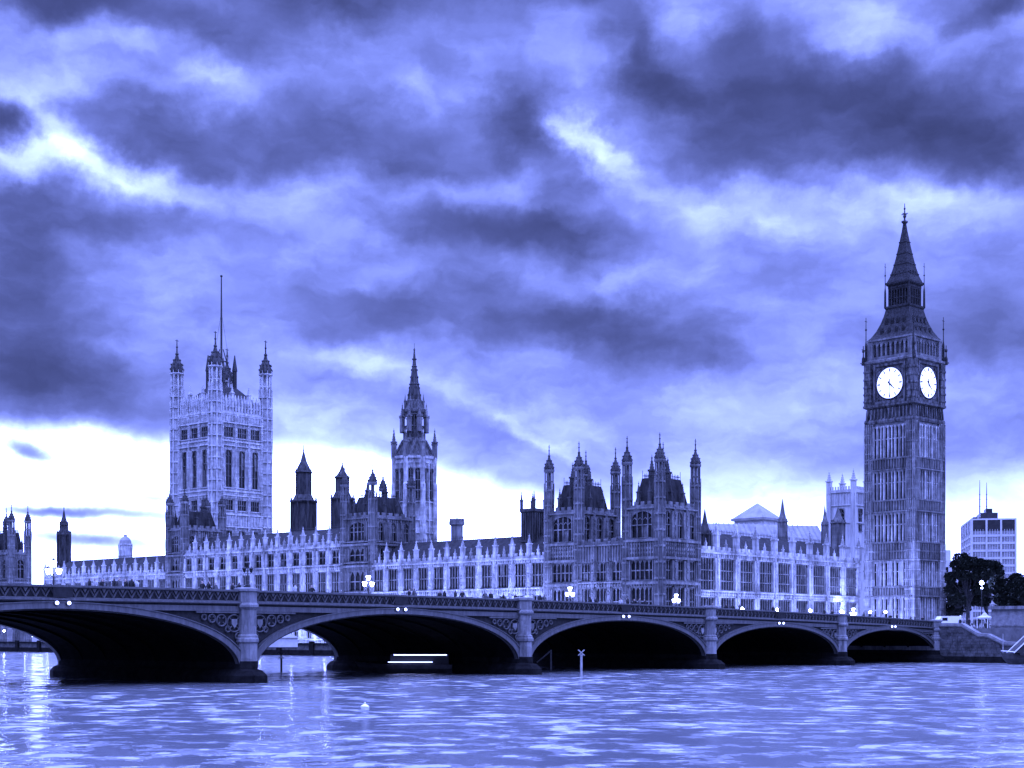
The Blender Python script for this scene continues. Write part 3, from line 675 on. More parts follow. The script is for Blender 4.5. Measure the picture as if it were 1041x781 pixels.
for k, F in enumerate(faces(6.2)):
    c = F.w(6.2, 0, 61.2); L0 = Fr((0, 0), F.n)
    m = MB()
    def disc(r, b0, b1, n=48):
        rs = [[(c[0]+F.t[0]*r*math.cos(t)+F.n[0]*b, c[1]+F.t[1]*r*math.cos(t)+F.n[1]*b, c[2]+r*math.sin(t)) for t in [2*math.pi*i/n for i in range(n)]] for b in (b1, b0)]
        m.rings(rs)
    disc(DR, .02, .14)
    dial = m.build('clock_dial', DIAL, CT)
    m = MB()
    def pt(r, t, b): return (c[0]+F.t[0]*r*math.sin(t)+F.n[0]*b, c[1]+F.t[1]*r*math.sin(t)+F.n[1]*b, c[2]+r*math.cos(t))
    # seen from outside, 'a' runs to the viewer's left, so angles are mirrored below
    def ptc(r, hours, b): return pt(r, -2*math.pi*hours/12, b)
    n = 48
    for r_, w in ((DR+.1, .13),):
        for i in range(n): m.bar(ptc(r_, 12*i/n, .16), ptc(r_, 12*(i+1)/n, .16), w)
    m.build('dial_rim', IRONROOF, dial)
    m = MB()
    for h in range(12):
        m.bar(ptc(2.6, h, .16), ptc(3.25, h, .16), .13 if h % 3 else .17)
    for i in range(60): m.bar(ptc(3.3, i/5, .15), ptc(3.42, i/5, .15), .025)
    for i in range(n): m.bar(ptc(2.3, 12*i/n, .15), ptc(2.3, 12*(i+1)/n, .15), .035)
    m.build('hour_marks', IRON, dial)
    m = MB(); m.bar(ptc(-.6, 4.5, .26), ptc(1.0, 4.5, .26), .17); m.bar(ptc(1.0, 4.5, .26), ptc(1.9, 4.5, .26), .1); m.build('hour_hand', IRON, dial)
    m = MB(); m.bar(ptc(-1.0, 6, .32), ptc(.4, 6, .32), .13); m.bar(ptc(.4, 6, .32), ptc(3.2, 6, .32), .07); m.build('minute_hand', IRON, dial)
m = MB(); m.sq(ex, ey, [(6.3, 65.7), (6.9, 66.1), (6.9, 66.5), (6.4, 66.7)])
m.sq(ex, ey, [(5.0, 66.5), (5.0, 70.6)])
for F in faces(5.9):
    L = 11.8
    for j in range(9):
        a = .9+(L-1.8)*j/8; m.fbox(F, a-.2, a+.2, -.6, .1, 66.6, 69.6); m.fbox(F, a-.26, a+.26, -.6, .16, 69.2, 69.5)
        if j < 8:
            w = (L-1.8)/16
            for sg in (-1, 1): m.fext(F, [(a+w+sg*w, 70.0), (a+w+sg*w, 68.9), (a+w+sg*w*.1, 70.0)][::(1 if sg < 0 else -1)], -.4, .0)
    m.fbox(F, 0, L, -.5, .05, 70.0, 70.45); m.fbox(F, -.2, L+.2, -.5, .45, 70.46, 70.8); m.fbox(F, 0, L, .1, .3, 66.5, 67.3)
for sx in (-1, 1):
    for sy in (-1, 1): m.sq(ex+sx*5.5, ey+sy*5.5, [(.75, 66.6), (.75, 70.4)])
m.build('belfry', STONE2, CT)
m = MB(); m.sq(ex, ey, [(6.35, 70.7), (5.6, 71.4), (4.75, 72.7), (4.05, 74.2), (3.5, 75.8), (3.15, 77.2)])
lr = m.build('lower_roof', IRONROOF, CT)
for zz, hh, n in ((72.2, 5.05, 4), (74.4, 4.0, 4)):
    for F in faces(hh):
        for j in range(n):
            a = hh+(j-(n-1)/2)*hh*1.55/n
            m = MB(); m.fext(F, [(a-.38, zz-.45), (a+.38, zz-.45), (a+.38, zz+.35), (a, zz+.95), (a-.38, zz+.35)], -.9, .28); m.k = 1; m.fbox(F, a-.24, a+.24, .285, .3, zz-.35, zz+.3)
            m.build('dormer', [IRONROOF, GLASS], lr)
m = MB(); m.sq(ex, ey, [(3.15, 77.1), (3.35, 77.4), (3.35, 77.75), (3.0, 77.9)]); m.sq(ex, ey, [(1.3, 77.8), (1.3, 82.2)])
for F in faces(2.75):
    for j in range(8):
        a = .15+5.2*j/7; m.fbox(F, a-.14, a+.14, -.3, .0, 77.8, 81.6)
        if j < 7: m.fext(F, [(a+.1, 81.6), (a+.64, 81.6), (a+.37, 81.1)][::-1], -.25, -.05)
    m.fbox(F, 0, 5.5, -.25, .03, 79.4, 79.55); m.fbox(F, -.02, 5.52, -.3, .05, 81.6, 82.3)
m.sq(ex, ey, [(3.0, 82.2), (3.2, 82.5), (3.2, 82.9), (2.95, 83.0)]); m.build('lantern_stage', IRONROOF, CT)
m = MB(); m.sq(ex, ey, [(3.0, 82.95), (2.45, 84.3), (1.95, 86.2), (1.45, 88.6), (.95, 91.5), (.5, 94.4), (.28, 96.2)])
for z, h in ((84.6, 2.36), (86.8, 1.83), (89.2, 1.34), (91.8, .92)): m.sq(ex, ey, [(h+.02, z), (h+.1, z+.08), (h+.06, z+.25)])
for F in faces(2.36):
    for j in (-1, 0, 1): m.fext(F, [(2.36+j*1.1-.25, 84.1), (2.36+j*1.1+.25, 84.1), (2.36+j*1.1, 85.3)], -.5, .12)
m.build('spire', IRONROOF, CT)
m = MB(); m.sq(ex, ey, [(.3, 96.1), (.55, 96.4), (.55, 96.7), (.16, 96.9), (.1, 99.0), (.05, 100.4)]); m.ball((ex, ey, 97.7), .42)
for a in (0, math.pi/2): m.bar((ex-.85*math.cos(a), ey-.85*math.sin(a), 98.2), (ex+.85*math.cos(a), ey+.85*math.sin(a), 98.2), .1)
m.ball((ex, ey, 99.3), .25); m.build('finial', IRON, CT)
for sx in (-1, 1):
    for sy in (-1, 1):
        for d, z0, z1, w in ((3.25, 77.5, 87.3, .1), (6.45, 66.6, 75.6, .12), (6.9, 65.9, 69.8, .16)):
            m = MB(); x, y = ex+sx*d, ey+sy*d; m.sq(x, y, [(w*2, z0), (w*1.6, z0+(z1-z0)*.35), (w*.7, z0+(z1-z0)*.45), (w*.4, z1)]); m.ball((x, y, z0+(z1-z0)*.72), w*2); m.bar((x-w*4, y, z1-.8), (x+w*4, y, z1-.8), w*.5); m.build('corner_pinnacle', IRONROOF, CT)
        m = MB(); x, y = ex+sx*7.0, ey+sy*7.0; m.bar((ex+sx*6.5, ey+sy*6.5, 66.1), (x+sx*.4, y+sy*.4, 66.35), .14); m.build('gargoyle', STONE2, CT)

ZA = [(0, 0), (40, 39.9), (52, 51.7), (61.2, 60.4), (66.1, 65.4), (70.7, 70.6), (77.3, 77.8), (82.5, 83.3), (96.3, 97.2), (100.4, 101.6), (120, 121)]
def zmap(z):                                  # measured storey heights of the tower
    for (a, b), (c, d) in zip(ZA[:-1], ZA[1:]):
        if z < c: return b+(d-b)*(z-a)/(c-a)
    return z
def walk(o):
    for c in o.children: yield c; yield from walk(c)
for o in list(walk(CT)):
    oz = LOC[o.name][2]
    if o.name.startswith('window'): o.location.z = zmap(oz)-GZ; continue
    for v in o.data.vertices:
        k = 1-.055*min(1, max(0, (v.co.z+oz-52)/2))
        v.co = (v.co.x*k, v.co.y*k, zmap(v.co.z+oz)-oz)
CT.rotation_euler.z = R(-6)
# ================================================================== GREAT SQUARE TOWER
vx, vy, vh = -303.7, -396.4, 10.3
VT = thing('great_square_tower', 'massive square stone tower with four octagonal corner turrets and a tall flagstaff', 'tower', (vx, vy, 3))
m = MB(); m.sq(vx, vy, [(vh, 1.9), (vh, 80)])
fr = [Fr((vx+vh, vy+vh), (1, 0)), Fr((vx-vh, vy+vh), (0, 1)), Fr((vx-vh, vy-vh), (-1, 0)), Fr((vx+vh, vy-vh), (0, -1))]
STV = [(24, 30, .6, 2, 'pointed'), (33.4, 38.6, .66, 3, 'pointed'), (45.2, 48.6, .86, 4, 'sq'), (52.6, 64.8, .62, 2, 'pointed'), (68.8, 72.2, .9, 4, 'sq')]
for k, F in enumerate(fr):
    if k < 2:
        F2 = Fr(F.w(2.2, 0, 0)[:2], F.n)
        facade(VT, m, F2, 2*vh-4.4, 1.9, 76.2, 3, STV, bw=1.0, bp=.9, pin=0)
    for z in (32, 39.8, 43.8, 50.0, 51.4, 66.2, 67.6, 73.6): m.fbox(F, 0, 2*vh, .5, 1.05, z-.2, z+.2)
    for z0, z1 in ((40.2, 43.4), (49, 51.2), (66.5, 67.5), (74, 76)):
        n = 26
        for j in range(n): a = 2.3+(2*vh-4.6)*j/(n-1); m.fbox(F, a-.13, a+.13, .45, .85, z0, z1)
m.build('wall', STONE, VT)
m = MB()
for F in fr:
    for j in range(13):                      # tall pierced battlement
        a = 2.2+(2*vh-4.4)*(j+.5)/13; m.fbox(F, a-.42, a+.42, .1, .5, 77.2, 81.4); m.fbox(F, a-.2, a+.2, .5, .7, 77.2, 80.8)
        m.fext(F, [(a-.42, 81.4), (a+.42, 81.4), (a, 82.9)], .12, .45)
    m.fbox(F, 2, 2*vh-2, .05, .62, 76.5, 77.3); m.fbox(F, 2, 2*vh-2, .15, .4, 78.8, 79.2)
m.build('battlement', STONE, VT)
for sx in (-1, 1):
    for sy in (-1, 1): link('turret', turret_mesh(2.2, 83.5-1.9, 91.0-1.9, 102.6-1.9, STONE, SOOT, 3.6), VT, (vx+sx*vh, vy+sy*vh, 1.9))
    link('pinnacle', pinnacle_mesh(.5, 6.5, STONE), VT, (vx+vh-.2, vy+sx*3.4, 80)); link('pinnacle', pinnacle_mesh(.5, 6.5, STONE), VT, (vx+sx*3.4, vy+vh-.2, 80))
m = MB(); m.sq(vx, vy, [(9.6, 80), (3.6, 86.5), (3.0, 86.6)])
ro = m.build('roof', IRONROOF, VT)
m = MB()                                     # iron lattice that steadies the flagstaff
for sx in (-1, 1):
    for sy in (-1, 1):
        m.bar((vx+sx*3.1, vy+sy*3.1, 86), (vx+sx*.4, vy+sy*.4, 99.5), .2); m.sq(vx+sx*3.1, vy+sy*3.1, [(.5, 86), (.5, 92), (.65, 92.2), (.1, 97.5)])
    for z, h in ((89, 2.5), (92.5, 1.8), (95.5, 1.2)):
        for q in ((1, 0), (0, 1)):
            if q[0]: m.bar((vx-h, vy+sx*h, z), (vx+h, vy+sx*h, z), .12)
            else: m.bar((vx+sx*h, vy-h, z), (vx+sx*h, vy+h, z), .12)
m.build('flagstaff_frame', IRON, VT)
m = MB(); m.lathe(vx, vy, [(.38, 86), (.34, 105), (.2, 123.2), (.14, 123.4)], 10); m.ball((vx, vy, 123.8), .45)
for sx, sy in ((1, 1), (-1, 1), (1, -1), (-1, -1)): m.bar((vx, vy, 112), (vx+sx*2.6, vy+sy*2.6, 88), .05)
m.build('flagstaff', IRON, VT)

# ================================================================== CENTRAL SPIRE
tx, ty = -289.6, -291.5
CS = thing('spired_lantern_tower', 'slender octagonal lantern tower ending in a needle spire above the middle block', 'tower', (tx, ty, 20))
def octa(mb, prof): mb.lathe(tx, ty, prof, 8)
m = MB(); octa(m, [(5.9, 18), (5.9, 52.8), (6.3, 53.2), (6.3, 53.9), (5.6, 54.0)]);
for i in range(8):
    a = math.pi/8+i*math.pi/4; c = (tx+6.1*math.cos(a), ty+6.1*math.sin(a)); m.lathe(c[0], c[1], [(.85, 18), (.8, 46), (.6, 46.4), (.6, 53.5)], 8)
    n = (math.cos(a+math.pi/8), math.sin(a+math.pi/8)); ap = 5.9*math.cos(math.pi/8); half = 5.9*math.sin(math.pi/8)
    F = Fr((tx+n[0]*ap-n[1]*half, ty+n[1]*ap+n[0]*half), n)
    for z in (32.5, 36, 41, 51.8): m.fbox(F, .4, 2*half-.4, 0, .35, z, z+.35)
    for q in (.5, half, 2*half-.5): m.fbox(F, q-.13, q+.13, 0, .4, 20, 52)
    for z in (50.2,):
        for j in range(6): m.fbox(F, .6+j*.6, .8+j*.6, 0, .3, z, z+1.5)
    for sg in (-1, 1): link('window', window_mesh(1.25, 8.6, 2, 'pointed'), CS, F.w(half+sg*1.0, .03, 41.8), F.rot())
m.build('drum', STONE3, CS)
for i in range(8):
    a = math.pi/8+i*math.pi/4
    link('pinnacle', pinnacle_mesh(.5, 8.5, STONE2), CS, (tx+6.1*math.cos(a), ty+6.1*math.sin(a), 53.2)); link('pinnacle', pinnacle_mesh(.5, 8, STONE2), CS, (tx+3.6*math.cos(a), ty+3.6*math.sin(a), 60.8))
    m = MB(); m.bar((tx+5.6*math.cos(a), ty+5.6*math.sin(a), 54.6), (tx+3.5*math.cos(a), ty+3.5*math.sin(a), 58.4), .3); m.build('flying_buttress', DARKST, CS)
m = MB(); octa(m, [(5.3, 53.9), (4.2, 56.6), (3.3, 59), (3.2, 59.2)]); octa(m, [(2.2, 59), (2.2, 66.3)])
for i in range(8):
    a = math.pi/8+i*math.pi/4; b = a+math.pi/4
    m.bar((tx+3.1*math.cos(a), ty+3.1*math.sin(a), 58.6), (tx+3.1*math.cos(a), ty+3.1*math.sin(a), 66.6), .32)
    am = a+math.pi/8; m.bar((tx+2.85*math.cos(am), ty+2.85*math.sin(am), 58.6), (tx+2.85*math.cos(am), ty+2.85*math.sin(am), 66), .14)
    for z in (62.3, 65.6): m.bar((tx+3.05*math.cos(a), ty+3.05*math.sin(a), z), (tx+3.05*math.cos(b), ty+3.05*math.sin(b), z), .22)
octa(m, [(3.0, 66), (3.3, 66.4), (3.3, 67.1), (2.9, 67.3), (2.3, 69.6), (2.1, 69.8)]); m.build('upper_lantern', DARKST, CS)
m = MB(); octa(m, [(2.1, 69.7), (1.4, 74), (1.6, 74.2), (1.3, 74.5), (.7, 79), (.85, 79.2), (.6, 79.4), (.12, 84.3)]); m.ball((tx, ty, 83.8), .3); m.bar((tx, ty, 84), (tx, ty, 85.6), .07)
for i in range(8):
    a = math.pi/8+i*math.pi/4
    for z, q in ((71, 1.85), (73, 1.5), (76, 1.08), (78, .85), (81, .5)): m.box(tx+q*math.cos(a)-.13, tx+q*math.cos(a)+.13, ty+q*math.sin(a)-.13, ty+q*math.sin(a)+.13, z, z+.35)
    link('pinnacle', pinnacle_mesh(.22, 4.6, STONE2), CS, (tx+2.75*math.cos(a), ty+2.75*math.sin(a), 66.9))
m.build('spire', SOOT, CS)

# ================================================================== smaller roof towers behind
def lantern_tower(px, D, w, zb, z1, z2, zt, label, mt=SOOT, name='roof_lantern'):
    x, y = P(px, D); T = thing(name, label, 'lantern tower', (x, y, zb), 'dark lantern towers behind the palace roofs')
    m = MB(); h = w/2; m.lathe(x, y, [(h*.88, zb), (h*.88, z1)], 8)
    for i in range(8):
        a = math.pi/8+i*math.pi/4; m.bar((x+h*.95*math.cos(a), y+h*.95*math.sin(a), zb), (x+h*.95*math.cos(a), y+h*.95*math.sin(a), z1+1.2), .22)
        for q in (.3, .5, .7):
            b = a+math.pi/4; m.bar((x+h*.9*(math.cos(a)*(1-q)+math.cos(b)*q), y+h*.9*(math.sin(a)*(1-q)+math.sin(b)*q), zb), (x+h*.9*(math.cos(a)*(1-q)+math.cos(b)*q), y+h*.9*(math.sin(a)*(1-q)+math.sin(b)*q), z1), .1)
    m.lathe(x, y, [(h*.95, z1-.4), (h*1.05, z1), (h*1.05, z1+.3), (h*.8, z1+.5)], 8); m.build('base_stage', mt, T)
    m = MB(); h2 = h*.58; m.lathe(x, y, [(h*.85, z1+.3), (h2*1.1, z1+1.8), (h2*.95, z1+2), (h2*.95, z2), (h2*1.2, z2+.2), (h2*1.1, z2+.5)], 8)
    for i in range(8):
        a = math.pi/8+i*math.pi/4; m.bar((x+h2*math.cos(a), y+h2*math.sin(a), z1+1.8), (x+h2*math.cos(a), y+h2*math.sin(a), z2+1.2), .14)
    m.build('upper_stage', mt, T)
    m = MB(); H = zt-z2; m.lathe(x, y, [(h2*.95, z2+.4), (h2*.85, z2+H*.18), (h2*.42, z2+H*.42), (h2*.2, z2+H*.65), (.12, z2+H*.8), (.05, zt)], 8); m.ball((x, y, z2+H*.82), .22); m.build('cap', mt, T)
    return T
lantern_tower(308.7, 400, 7.6, 24, 40.6, 48.4, 56.0, 'dark three-stage lantern tower standing alone right of the great square tower')
lantern_tower(348, 396, 6.6, 24, 41.0, 46.5, 51.5, 'dark lantern tower half hidden behind the middle block tower')
lantern_tower(65, 470, 4.4, 18, 36.5, 39.5, 46, 'small dark lantern tower at far left above the distant wing')
x, y = P(127.5, 450); T = thing('domed_cupola', 'small pale domed cupola over the distant low wing', 'cupola', (x, y, 20))
m = MB(); m.lathe(x, y, [(1.9, 20), (1.9, 31.8), (2.15, 32), (2.15, 32.4)], 10)
for i in range(10): m.bar((x+1.95*math.cos(i*.6283), y+1.95*math.sin(i*.6283), 27), (x+1.95*math.cos(i*.6283), y+1.95*math.sin(i*.6283), 32), .22)
m.build('drum', STONE, T); m = MB(); m.lathe(x, y, [(1.9, 32.4), (1.75, 33.4), (1.1, 34.3), (.5, 34.6), (.5, 35.1), (.05, 35.3)], 10); m.build('dome', LEAD, T)
x, y = P(464.5, 345); T = thing('chimney_turret', 'square battlemented chimney turret rising over the river wing roof', 'chimney', (x, y, 20))
m = MB(); m.sq(x, y, [(1.0, 20), (1.0, 30), (1.3, 30.3), (1.3, 31)]); [m.box(x+a-.25, x+a+.25, y+b-.25, y+b+.25, 31, 31.7) for a in (-1, 0, 1) for b in (-1, 0, 1) if a or b]; m.build('stack', STONE2, T)
x, y = P(542, 305); T = thing('square_turret', 'low square tower with spikes behind the left pavilion tower', 'tower', (x, y, 18))
m = MB(); m.sq(x, y, [(1.75, 15), (1.75, 29.6), (2.0, 29.9), (2.0, 30.5)])
for F in (Fr((x+1.75, y+1.75), (1, 0)), Fr((x-1.75, y+1.75), (0, 1))):
    for j in range(6): m.fbox(F, .1+j*.62, .3+j*.62, 0, .2, 24, 29.6)
    m.fbox(F, 0, 3.5, 0, .3, 23.6, 24)
m.build('wall', SOOT, T)
for a, b in ((1, 1), (1, -1), (-1, 1), (-1, -1)): link('pinnacle', pinnacle_mesh(.25, 4.2, SOOT), T, (x+a*1.7, y+b*1.7, 30))
def spirelet(px, D, w, zb, z1, zt, label, mt=STONE2):
    x, y = P(px, D); T = thing('pinnacled_turret', label, 'turret', (x, y, zb), 'slim turrets behind the north front')
    m = MB(); m.lathe(x, y, [(w, zb), (w, z1), (w*1.25, z1+.1), (w*1.25, z1+.4)], 8)
    for i in range(8): m.bar((x+w*math.cos(i*.785+.39), y+w*math.sin(i*.785+.39), zb), (x+w*math.cos(i*.785+.39), y+w*math.sin(i*.785+.39), z1+.9), w*.14)
    m.build('shaft', mt, T); m = MB(); m.lathe(x, y, [(w*1.05, z1+.3), (w*.55, z1+(zt-z1)*.4), (w*.12, z1+(zt-z1)*.9), (.04, zt)], 8); m.build('spirelet', mt, T)
spirelet(795.5, 350, 1.05, 20, 31.2, 36.8, 'tall slim turret with needle cap beside the pyramid roof')
spirelet(838.5, 352, .8, 20, 30.6, 35.6, 'slim pale turret just left of the four-pinnacled church tower')
spirelet(716.5, 292, 1.15, 18, 24.2, 29.4, 'stubby pointed turret tucked against the corner pavilion', SOOT)
spirelet(852, 345, 1.5, 20, 30.5, 34.5, 'broad dark turret in front of the church tower', STONE2)
# old hall roof
A, B = P(724, 345), P(846, 353); L = math.dist(A, B); t = ((A[0]-B[0])/L, (A[1]-B[1])/L); n = (-t[1], t[0])
F = Fr(B, n)
if F.w(L, 0, 0)[0]-A[0] > 1 or abs(F.w(L, 0, 0)[1]-A[1]) > 1: F = Fr(A, (-n[0], -n[1]))
T = thing('great_hall', 'long old hall with a pale sloping lead roof behind the north front', 'hall', F.w(L/2, -8, 2))
m = MB(); m.fbox(F, 0, L, -16, 0, 2, 23.5); m.build('wall', ABBEY, T); m = MB(); gable(m, F, -.3, L+.3, -16.4, .4, 23.4, 31.2)
for i in range(24): a = L*i/24; m.add([F.w(a, .45, 23.5), F.w(a+.25, .45, 23.5), F.w(a+.25, -8, 31.4), F.w(a, -8, 31.4)], [(0, 1, 2, 3)])
m.build('roof', LEAD, T)
# pyramid-roofed block
x, y = P(770, 420); T = thing('pyramid_roofed_block', 'pale block with a shallow pyramid roof rising behind the hall', 'building', (x, y, 5))
m = MB(); m.sq(x, y, [(4.7, 5), (4.7, 37)])
for F in (Fr((x+4.7, y+4.7), (1, 0)), Fr((x-4.7, y+4.7), (0, 1))):
    for j in range(4): m.fbox(F, .2+j*2.8, .6+j*2.8, 0, .2, 20, 36.5)
m.build('wall', CONC, T); m = MB(); m.sq(x, y, [(5.4, 36.9), (5.4, 37.6), (5.0, 37.7), (.1, 42)]); m.build('roof', LEAD, T)
# church tower
x, y = P(862, 550); hw = 5.0; T = thing('church_tower', 'square church tower with four corner pinnacles behind the clock tower', 'church tower', (x, y, 5))
m = MB(); m.sq(x, y, [(hw, 5), (hw, 57), (hw+.5, 57.4), (hw+.5, 58.4)])
for F in (Fr((x+hw, y+hw), (1, 0)), Fr((x-hw, y+hw), (0, 1))):
    for z in (37, 46, 52.5): m.fbox(F, 0, 2*hw, 0, .4, z, z+.5)
    for j in range(9): m.fbox(F, .4+j*1.1, .8+j*1.1, .1, .5, 58.4, 59.6)
    for a in (0, 2*hw): m.fbox(F, a-.9, a+.9, -.2, .7, 5, 57)
    for j in range(7): m.fbox(F, 1.3+j*1.2, 1.6+j*1.2, 0, .3, 53, 57)
    link('window', window_mesh(2.6, 8.5, 2, 'pointed'), T, F.w(hw, .02, 43), F.rot())
m.build('wall', ABBEY, T)
for a, b in ((1, 1), (1, -1), (-1, 1), (-1, -1)): link('pinnacle', pinnacle_mesh(.8, 9, ABBEY), T, (x+a*hw, y+b*hw, 57))

# ================================================================== OFFICE BLOCK
A = P(988, 600); T = thing('office_block', 'modern concrete and glass office block with dark top storey and roof masts', 'office block', (A[0], A[1], 5))
ln, lw = 17.0, 40.0
nF = (-SA*-.2+CA*.98, CA*-.2+SA*.98); l_ = math.hypot(*nF); nF = (nF[0]/l_, nF[1]/l_)
F1 = Fr((A[0]-nF[1]*ln, A[1]+nF[0]*ln), nF)                   # a runs from viewer right to the near corner
if math.dist(F1.w(ln, 0, 0)[:2], A) > 1: F1 = Fr(A, nF)
F2 = Fr(A, (F1.t[0], F1.t[1]))
ztop = 52.0
m = MB(); m.fbox(F1, 0, ln, -lw, 0, 5, ztop-5); m.build('wall', CONC, T)
m = MB(); m.fbox(F1, -.2, ln+.2, -lw-.2, .2, ztop-5, ztop-.6); m.build('top_storey', DARKP, T)
m = MB(); m.fbox(F1, -.4, ln+.4, -lw-.4, .4, ztop-.6, ztop)
for F, L in ((F1, ln), (F2, lw)):
    for j in range(4 if L == ln else 5):
        a = L*j/(3 if L == ln else 4); m.fbox(F, a-.35, a+.35, 0, .55, 5, ztop-.6)
    for k in range(13): m.fbox(F, 0, L, 0, .3, 8+k*3.05, 8.9+k*3.05)
m.build('frame', CONC, T)
for F, L, nn in ((F1, ln, 3), (F2, lw, 4)):
    for k in range(13):
        for j in range(nn):
            w = L/nn-.72; kk = ('offw', round(w, 1))
            if kk not in CACHE:
                q = MB(); q.fbox(ID, -w/2, w/2, 0, .08, 0, 2.1); q.k = 1; [q.fbox(ID, -w/2+w*i/5-.08, -w/2+w*i/5+.08, .08, .2, 0, 2.1) for i in range(1, 5)]; CACHE[kk] = q.mesh('window', [OFFG, CONC])
            link('window', CACHE[kk], T, F.w(L*(j+.5)/nn, .01, 8.93+k*3.05), F.rot())
m = MB(); m.fbox(F1, ln*.35, ln*.75, -lw*.6, -lw*.2, ztop, ztop+3); m.fbox(F1, ln*.45, ln*.6, -lw*.5, -lw*.3, ztop+3, ztop+5); m.fbox(F1, ln*.8, ln*.9, -lw*.5, -lw*.3, ztop, ztop+1.6); m.build('plant_room', DARKP, T)
for px, hh in ((996, 17), (1003, 16)):
    xx, yy = P(px, 612); m = MB(); m.lathe(xx, yy, [(.3, ztop), (.22, ztop+hh*.6), (.08, ztop+hh)], 6); [m.bar((xx-.7, yy, ztop+z), (xx+.7, yy, ztop+z), .1) for z in (6, 9, 11)]; m.build('mast', IRON, T)
x, y = P(969, 560); T = thing('apartment_house', 'sliver of a pale stepped building between clock tower and office block', 'building', (x, y, 5))
m = MB(); F = Fr((x-6, y+4), (CA, SA)); F = Fr(P(974, 560), (CA, SA)); m.fbox(F, 0, 9, -10, 0, 5, 33); m.fbox(F, 2.5, 9, -9, -1, 33, 37); m.build('wall', CONC, T)
for k in range(6):
    for j in range(3):
        q = CACHE.setdefault('aptw', None) or MB()
        if isinstance(q, MB): q.fbox(ID, -.7, .7, 0, .1, 0, 2); q = CACHE['aptw'] = q.mesh('window', GLASS)
        link('window', q, T, F.w(1.6+j*2.8, .01, 12+k*3.3), F.rot())

# ================================================================== RIVER WALLS, STAIRS, PLINTH
T = thing('terrace_wall', 'dark river terrace wall below the palace, seen through the arches', 'river wall', (-212, -280, 0))
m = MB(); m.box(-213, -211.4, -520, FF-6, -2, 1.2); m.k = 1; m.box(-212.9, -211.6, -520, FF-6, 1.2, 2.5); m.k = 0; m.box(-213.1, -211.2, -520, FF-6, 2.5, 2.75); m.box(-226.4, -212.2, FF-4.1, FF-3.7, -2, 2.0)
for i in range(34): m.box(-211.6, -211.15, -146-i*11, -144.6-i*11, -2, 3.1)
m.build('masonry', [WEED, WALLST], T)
WF = Fr((AE, NF+1.0), (1, 0)); WF = Fr((AE+.2, -60), (1, 0))   # a runs south from N=-60
def an(n): return -60-(NF+n)
T = thing('stair_wall', 'coursed granite abutment wall with a sloping stair parapet down to the water', 'river wall', (AE, -100, 0))
prof = [(1.0, 6.35), (4.7, 6.3), (7.5, 4.7), (9.1, 4.6), (11.6, 3.4), (13.4, 3.3), (17, 1.9), (30, 1.9)]
m = MB(); poly = [(an(30), -2), (an(1.0), -2)]+[(an(n), z-.45) for n, z in prof]
m.fext(WF, poly, -1.2, 0)
def ztop_(n):
    for (n0, z0), (n1, z1) in zip(prof[:-1], prof[1:]):
        if n <= n1: return z0+(z1-z0)*max(0, n-n0)/(n1-n0)
    return 1.9
zc_ = 1.0; rc = random.Random(3)
while zc_ < 5.9:
    n = 1.1+rc.uniform(0, .5)
    while n < 28:
        w = rc.uniform(.7, 1.5)
        if ztop_(n+w)-.65 > zc_+.44: m.fbox(WF, an(n+w-.06), an(n), 0, rc.choice((.05, .09, .12)), zc_, zc_+.42)
        n += w
    zc_ += .47
m.build('masonry', WALLST, T)
m = MB()
for (n0, z0), (n1, z1) in zip(prof[:-1], prof[1:]):
    m.fext(WF, [(an(n1), z1-.44), (an(n0), z0-.44), (an(n0), z0), (an(n1), z1)], -1.3, .22)
    m.fext(WF, [(an(n1), z1-.62), (an(n0), z0-.62), (an(n0), z0-.445), (an(n1), z1-.445)], -.2, .1)
m.build('coping', COPE, T)
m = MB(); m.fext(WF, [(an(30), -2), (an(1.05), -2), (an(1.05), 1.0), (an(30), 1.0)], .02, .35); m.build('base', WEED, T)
T = thing('stone_plinth', 'large pale stone block with a projecting cornice above the river stairs', 'plinth', (-232, -85, 2))
m = MB(); F = Fr((-227.2, -66), (1, 0)); m.fbox(F, 0, 32.4, -9, 0, 1.9, 5.9); m.fbox(F, 0, 32.4, -8.9, -.2, 5.9, 8.5); m.build('block', COPE, T)
m = MB(); m.fbox(F, -.2, 32.8, -9.2, .25, 8.5, 9.0); m.fbox(F, -.1, 32.6, -9.1, .12, 5.75, 6.0); m.build('cornice', GRANITE, T)

# ================================================================== TERRACE: lamps, marquee
k = MB(); k.lathe(0, 0, [(.2, 0), (.2, .3), (.07, .5), (.06, 3.6)], 8); TP = k.mesh('post', IRON)
k = MB(); k.ball((0, 0, 0), .28); TG = k.mesh('globe', GLOBE)
def facade_flood_lamp(x, y, z, label, e, group='lit lamps along the river terrace', aim=(-12, 0)):
    T = thing('facade_flood_lamp', label, 'lamp', (x, y, z), group); link('post', TP, T, (x, y, z)); link('globe', TG, T, (x, y, z+3.85)); lampo('lamp_light', (x+aim[0]*.03, y+aim[1]*.03, z+4.2), e, T, .3, ((x+aim[0], y+aim[1], z+11), 150)); return T  # added spot floods the nearby wall, standing in for facade floodlights
for i in range(21): facade_flood_lamp(-215.2, -166-i*11.2, 1.9, 'lit globe lamp on the palace river terrace with an added wall floodlight', 13000*(.5, 1.5, .9, 1.7, .6)[i % 5])
for i in range(5): facade_flood_lamp(-236-i*12.5, -150.5, 5.5, 'added lit globe lamp flooding the north front, behind the bridge parapet', 8500, 'added lamps flooding the north front', (0, -12))  # posts added to brighten the north front
for i, (x, y) in enumerate(((-288, -148), (-288, -158))): facade_flood_lamp(x, y, 5.5, 'added lit globe lamp flooding the foot of the clock tower', 12000, 'added lamps flooding the clock tower foot')  # two lamps added to brighten the lower clock tower
